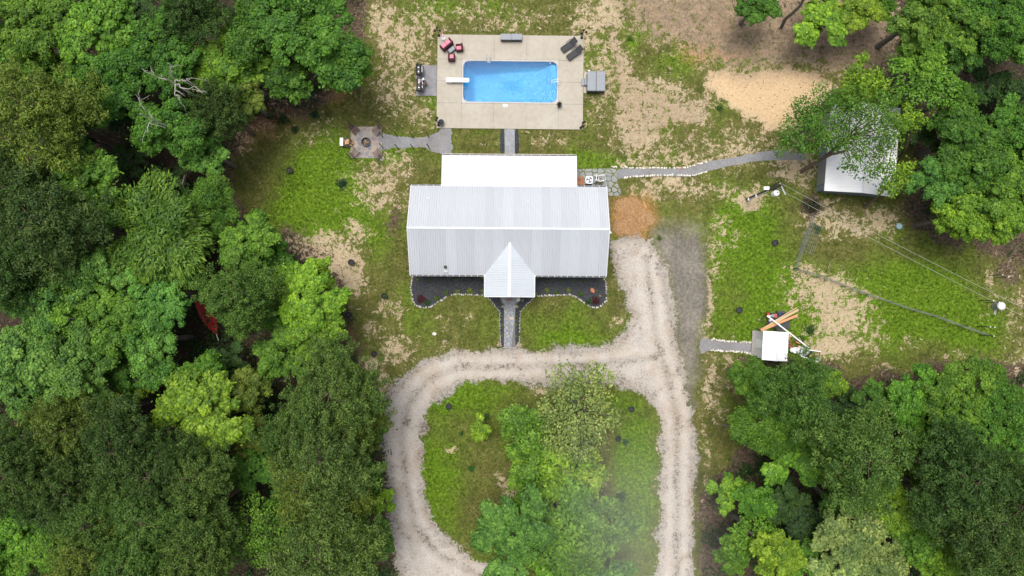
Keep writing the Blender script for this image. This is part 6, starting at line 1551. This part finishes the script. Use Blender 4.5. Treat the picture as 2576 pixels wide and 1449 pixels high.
leaning_crown(2272, 300, 58, 6.8, 64, 11, 280, LIME, (40.3,14.6), 'open crown over the far eave of the barn')
# dead standing tree with bleached branches, leaning trunks
def dead_tree(name, label, p, h, spec, seed, mat=M_deadwood):
    rs = np.random.RandomState(seed); o = thing(name, label, 'dead tree', (p.x, p.y, 0)); b = MB(); b.tube([(0,0,0),(.1,.05,h*.6),(0,0,h)], [.16,.1,.04], 7); b.build('trunk', mat, o)
    for dx, dy, dz, k in spec:
        b = MB(); base = np.array([0,0,h*.86]); tip = np.array([dx,dy,h+dz]); limb_tube(b, base, tip, .05, .018, rs, 5, .1, 5)
        for i in range(k):
            s = rs.uniform(.35,.95); q = base+(tip-base)*s; q[2] += .3; limb_tube(b, q, q+unit(np.array([dx,dy,0])+rs.normal(size=3)*1.6)*rs.uniform(.7,1.6), .022, .009, rs, 4, .12, 4)
        b.build('bare_branch', mat, o)
dead_tree('dead_tree', 'bleached bare tree with white branches in the gap of the northwest wood', GP([(405,190)], 15.5)[0], 15.4, [(-1.6,.6,.1,3),(1.5,-2.0,.0,5),(2.4,-.3,.1,4),(.7,1.0,.1,3),(3.2,-1.3,-.4,2)], 3)
dead_tree('dead_tree', 'second bleached bare tree below the white branches', GP([(352,285)], 14.5)[0], 14.4, [(.6,-1.6,.0,3),(-.4,1.6,.1,2)], 5)
dead_tree('dead_tree', 'bare white twigs between the two yellow green trees of the island', GP([(1420,1205)], 5.2)[0], 5., [(.5,-.7,.1,4),(-.3,-.8,.1,4),(.2,.7,.1,3)], 6)
def log_(name, label, px0, z0, px1, z1, r0, r1, mat, br=0):
    a, c = G(px0, z0), G(px1, z1); o = thing(name, label, 'tree trunk', (a.x, a.y, z0)); d = Vector((c.x-a.x, c.y-a.y, z1-z0)); rs = np.random.RandomState(int(px0[0])); b = MB(); limb_tube(b, (0,0,0), d, r0, r1, rs, 7, .04, 5); b.build('trunk', mat, o)
    for i in range(br): b = MB(); q = np.array(d)*rs.uniform(.3,.9); limb_tube(b, q, q+rs.normal(size=3)*[.7,.7,.3], r1*.7, .015, rs, 4); b.build('bare_branch', mat, o)
log_('fallen_branch', 'grey dead branch sticking out of the southeast wood over the verge', (1820,1068), 2.2, (1880,1084), 3., .09, .13, M_bark, 3)
log_('leaning_trunk', 'pale leaning trunk under the bright tree at the top edge', (1966,68), 0, (2030,-10), 9., .18, .12, M_bark)
log_('leaning_trunk', 'long pale leaning trunk crossing the dark clearing at the eastern edge', (2500,280), 0, (2640,215), 11., .2, .14, M_bark)
log_('leaning_trunk', 'grey trunk leaning in the southern pines beside the drive', (925,1040), 0, (880,1078), 6., .14, .1, M_bark)
log_('leaning_trunk', 'grey trunk leaning by the drive edge near the bottom', (932,1275), 0, (893,1322), 7., .13, .1, M_bark)
log_('leaning_trunk', 'pale trunk standing at the wood edge left of the lawn', (472,490), 0, (466,440), 7., .14, .1, M_deadwood)
log_('fallen_branch', 'thin fallen branch on the shaded floor below the red hammock', (545,875), .3, (580,845), .6, .05, .03, M_bark, 2)
log_('leaning_trunk', 'dark curved limb reaching over the barn roof edge', (2066,398), 3.6, (2130,378), 6.5, .13, .12, M_barkp, 2)

# ------------------------------------------------------------------ wood understory, grass, leaf litter
def scatter(n, region, seed, accept):
    rs = np.random.RandomState(seed); X = rs.uniform(region[0], region[1], n); Y = rs.uniform(region[2], region[3], n); k = accept(X, Y, rs); return X[k], Y[k], rs
SOLID = [DRIVE_OUT, LANE, PATH_E, PATH_S, PATH_W, [c1(*p) for p in [(430,160),(2150,182),(2150,605),(2405,605),(2405,855),(2150,855),(2145,1284),(428,1266)]], [c1(*p) for p in [(190,528),(434,528),(434,892),(190,892)]], [c4(*p) for p in [(401,226),(924,222),(929,754),(403,750)]],
    [c2(*p) for p in [(150,400),(1860,400),(1860,1200),(150,1200)]], [c2(*p) for p in [(420,115),(1600,115),(1600,410),(420,410)]], [c3(*p) for p in [(190,150),(2290,150),(2290,380),(2240,490),(2180,515),(2100,494),(1950,390),(1140,388),(600,388),(500,440),(390,504),(310,514),(200,420)]], [c3(*p) for p in [(1000,390),(1525,390),(1355,560),(1355,945),(1142,945),(1142,560)]],
    [c5(*p) for p in [(104,395),(600,395),(600,690),(104,690)]], [c1(*p) for p in [(1170,1270),(1395,1270),(1395,1460),(1170,1460)]]]
def solid(X, Y):
    px, py = to_px(X, Y); k = np.zeros(X.shape, bool)
    for p in SOLID: k |= pip(px, py, p)
    return k
def acc_grass(X, Y, rs):
    s, l, c, li, g, la = fields(X, Y)[:6]; w_ = np.clip((1.0-1.15*s)*(1-.93*li)*(1-c)*(1-la*.8), 0, 1)
    n1 = lat_noise(X, Y, .7, 21)*.6+lat_noise(X, Y, .25, 22)*.4
    return (~solid(X, Y)) & (rs.rand(X.size) < w_*np.clip((n1-.02)*1.5, 0, 1))
def tufts(name, label_col, X, Y, rs, h, wd, blades, mat, lean=.8):
    n = len(X); k = blades; a = rs.uniform(0, 6.28, (n, k)); L = h*rs.uniform(.6, 1.4, (n, k)); ln = rs.uniform(.3, 1.2, (n, k))*lean
    bx = X[:, None]+rs.normal(size=(n,k))*.05; by = Y[:, None]+rs.normal(size=(n,k))*.05
    dx, dy = np.cos(a), np.sin(a); W2 = wd/2
    co = np.stack([np.stack([bx-dy*W2, by+dx*W2, np.full_like(bx, .003)], -1), np.stack([bx+dy*W2, by-dx*W2, np.full_like(bx, .003)], -1), np.stack([bx+dx*L*ln, by+dy*L*ln, L], -1)], 2).reshape(-1, 3)
    me = np_mesh(name, co, np.arange(len(co)).reshape(-1, 3), mat, 3); return inst(name, me, kind='stuff', color=label_col)
X, Y, rs = scatter(330000, (-32, 54, -29.5, 31.5), 40, acc_grass)
_s, _l = fields(X, Y)[:2]; lu = rs.rand(len(X)) < np.clip(.28+.9*_l, 0, .95)
tufts('lawn_grass', (.098,.172,.013), X[lu], Y[lu], rs, .085, .05, 3, M_leaf)
tufts('dry_grass', (.13,.128,.036), X[~lu], Y[~lu], rs, .08, .045, 3, M_leaf)
def acc_litter(X, Y, rs):
    s, l, c, li, g, la = fields(X, Y)[:6]; return (~solid(X, Y)) & (rs.rand(X.size) < np.clip(li*.55+s*.16, 0, 1))
X, Y, rs = scatter(90000, (-54, 54, -30, 32), 41, acc_litter); n = len(X)
P = np.stack([X, Y, rs.uniform(.01,.06,n)], 1); 
inst('fallen_leaves', leaves('fallen_leaves', P, rs.normal(size=(n,3))*.35+[0,0,1], rs.uniform(.10,.26,n), rs.uniform(.03,.10,n), M_chip, rs), kind='stuff', color=(.15,.105,.065))
def acc_under(X, Y, rs):
    px, py = to_px(X, Y); k = np.maximum.reduce([sdf(px, py, F_WEST), sdf(px, py, F_SE), sdf(px, py, [(2340,-900),(2340,380),(2300,560),(2400,610),(2600,640),(2900,640),(2900,-900)])])
    return (k > 12) & (lat_noise(X, Y, 3., 33) > .2)
X, Y, rs = scatter(3300, (-56, 56, -32, 34), 42, acc_under); PP, NN = [], []
for x, y in zip(X, Y):
    n = 60; d_ = unit(rs.normal(size=(n,3))); d_[:,2] = np.abs(d_[:,2]); r_ = rs.uniform(.5,1.5); PP.append(d_*rs.uniform(.5,1,(n,1))*[r_,r_,r_*1.5]+[x,y,.15]); NN.append(d_*.5+[0,0,.6]+rs.normal(size=(n,3))*.5)
P = np.concatenate(PP); N = np.concatenate(NN)
inst('undergrowth', leaves('undergrowth', P, N, .30*rs.uniform(.7,1.3,len(P)), .17, M_leaf, rs), kind='stuff', color=(.032,.07,.02))
# thin wisp of mist low over the south of the drive island
m, nt_, out = new_mat('mist'); t = NT(nt_); pv = t.n('ShaderNodeVolumePrincipled'); pv.inputs['Color'].default_value = (1,1,1,1); cx_ = t.n('ShaderNodeVectorMath', operation='DIVIDE'); cx_.inputs[1].default_value = (7.5,10.5,10); t.l(t.coord(), cx_.inputs[0]); ln_ = t.n('ShaderNodeVectorMath', operation='LENGTH'); t.l(cx_.outputs[0], ln_.inputs[0])
fo = t.math('POWER', t.math('SUBTRACT', 1., ln_.outputs['Value'], clamp=True), 1.4); fo = t.math('MULTIPLY', fo, t.maprange(t.noise(t.coord(), .16, 3), .3, .65, .35, 1.2)); t.l(t.math('MULTIPLY', fo, .013), pv.inputs['Density']); pv.inputs['Anisotropy'].default_value = -.35
t.l(pv.outputs[0], out.inputs['Volume'])
q = G((1600,1345), 24); b = MB(); b.ball((0,0,0), (7.5,10.5,10), 24, 14); b.build('mist', m, None, smooth=True, loc=(q.x, q.y, 24), kind='stuff')
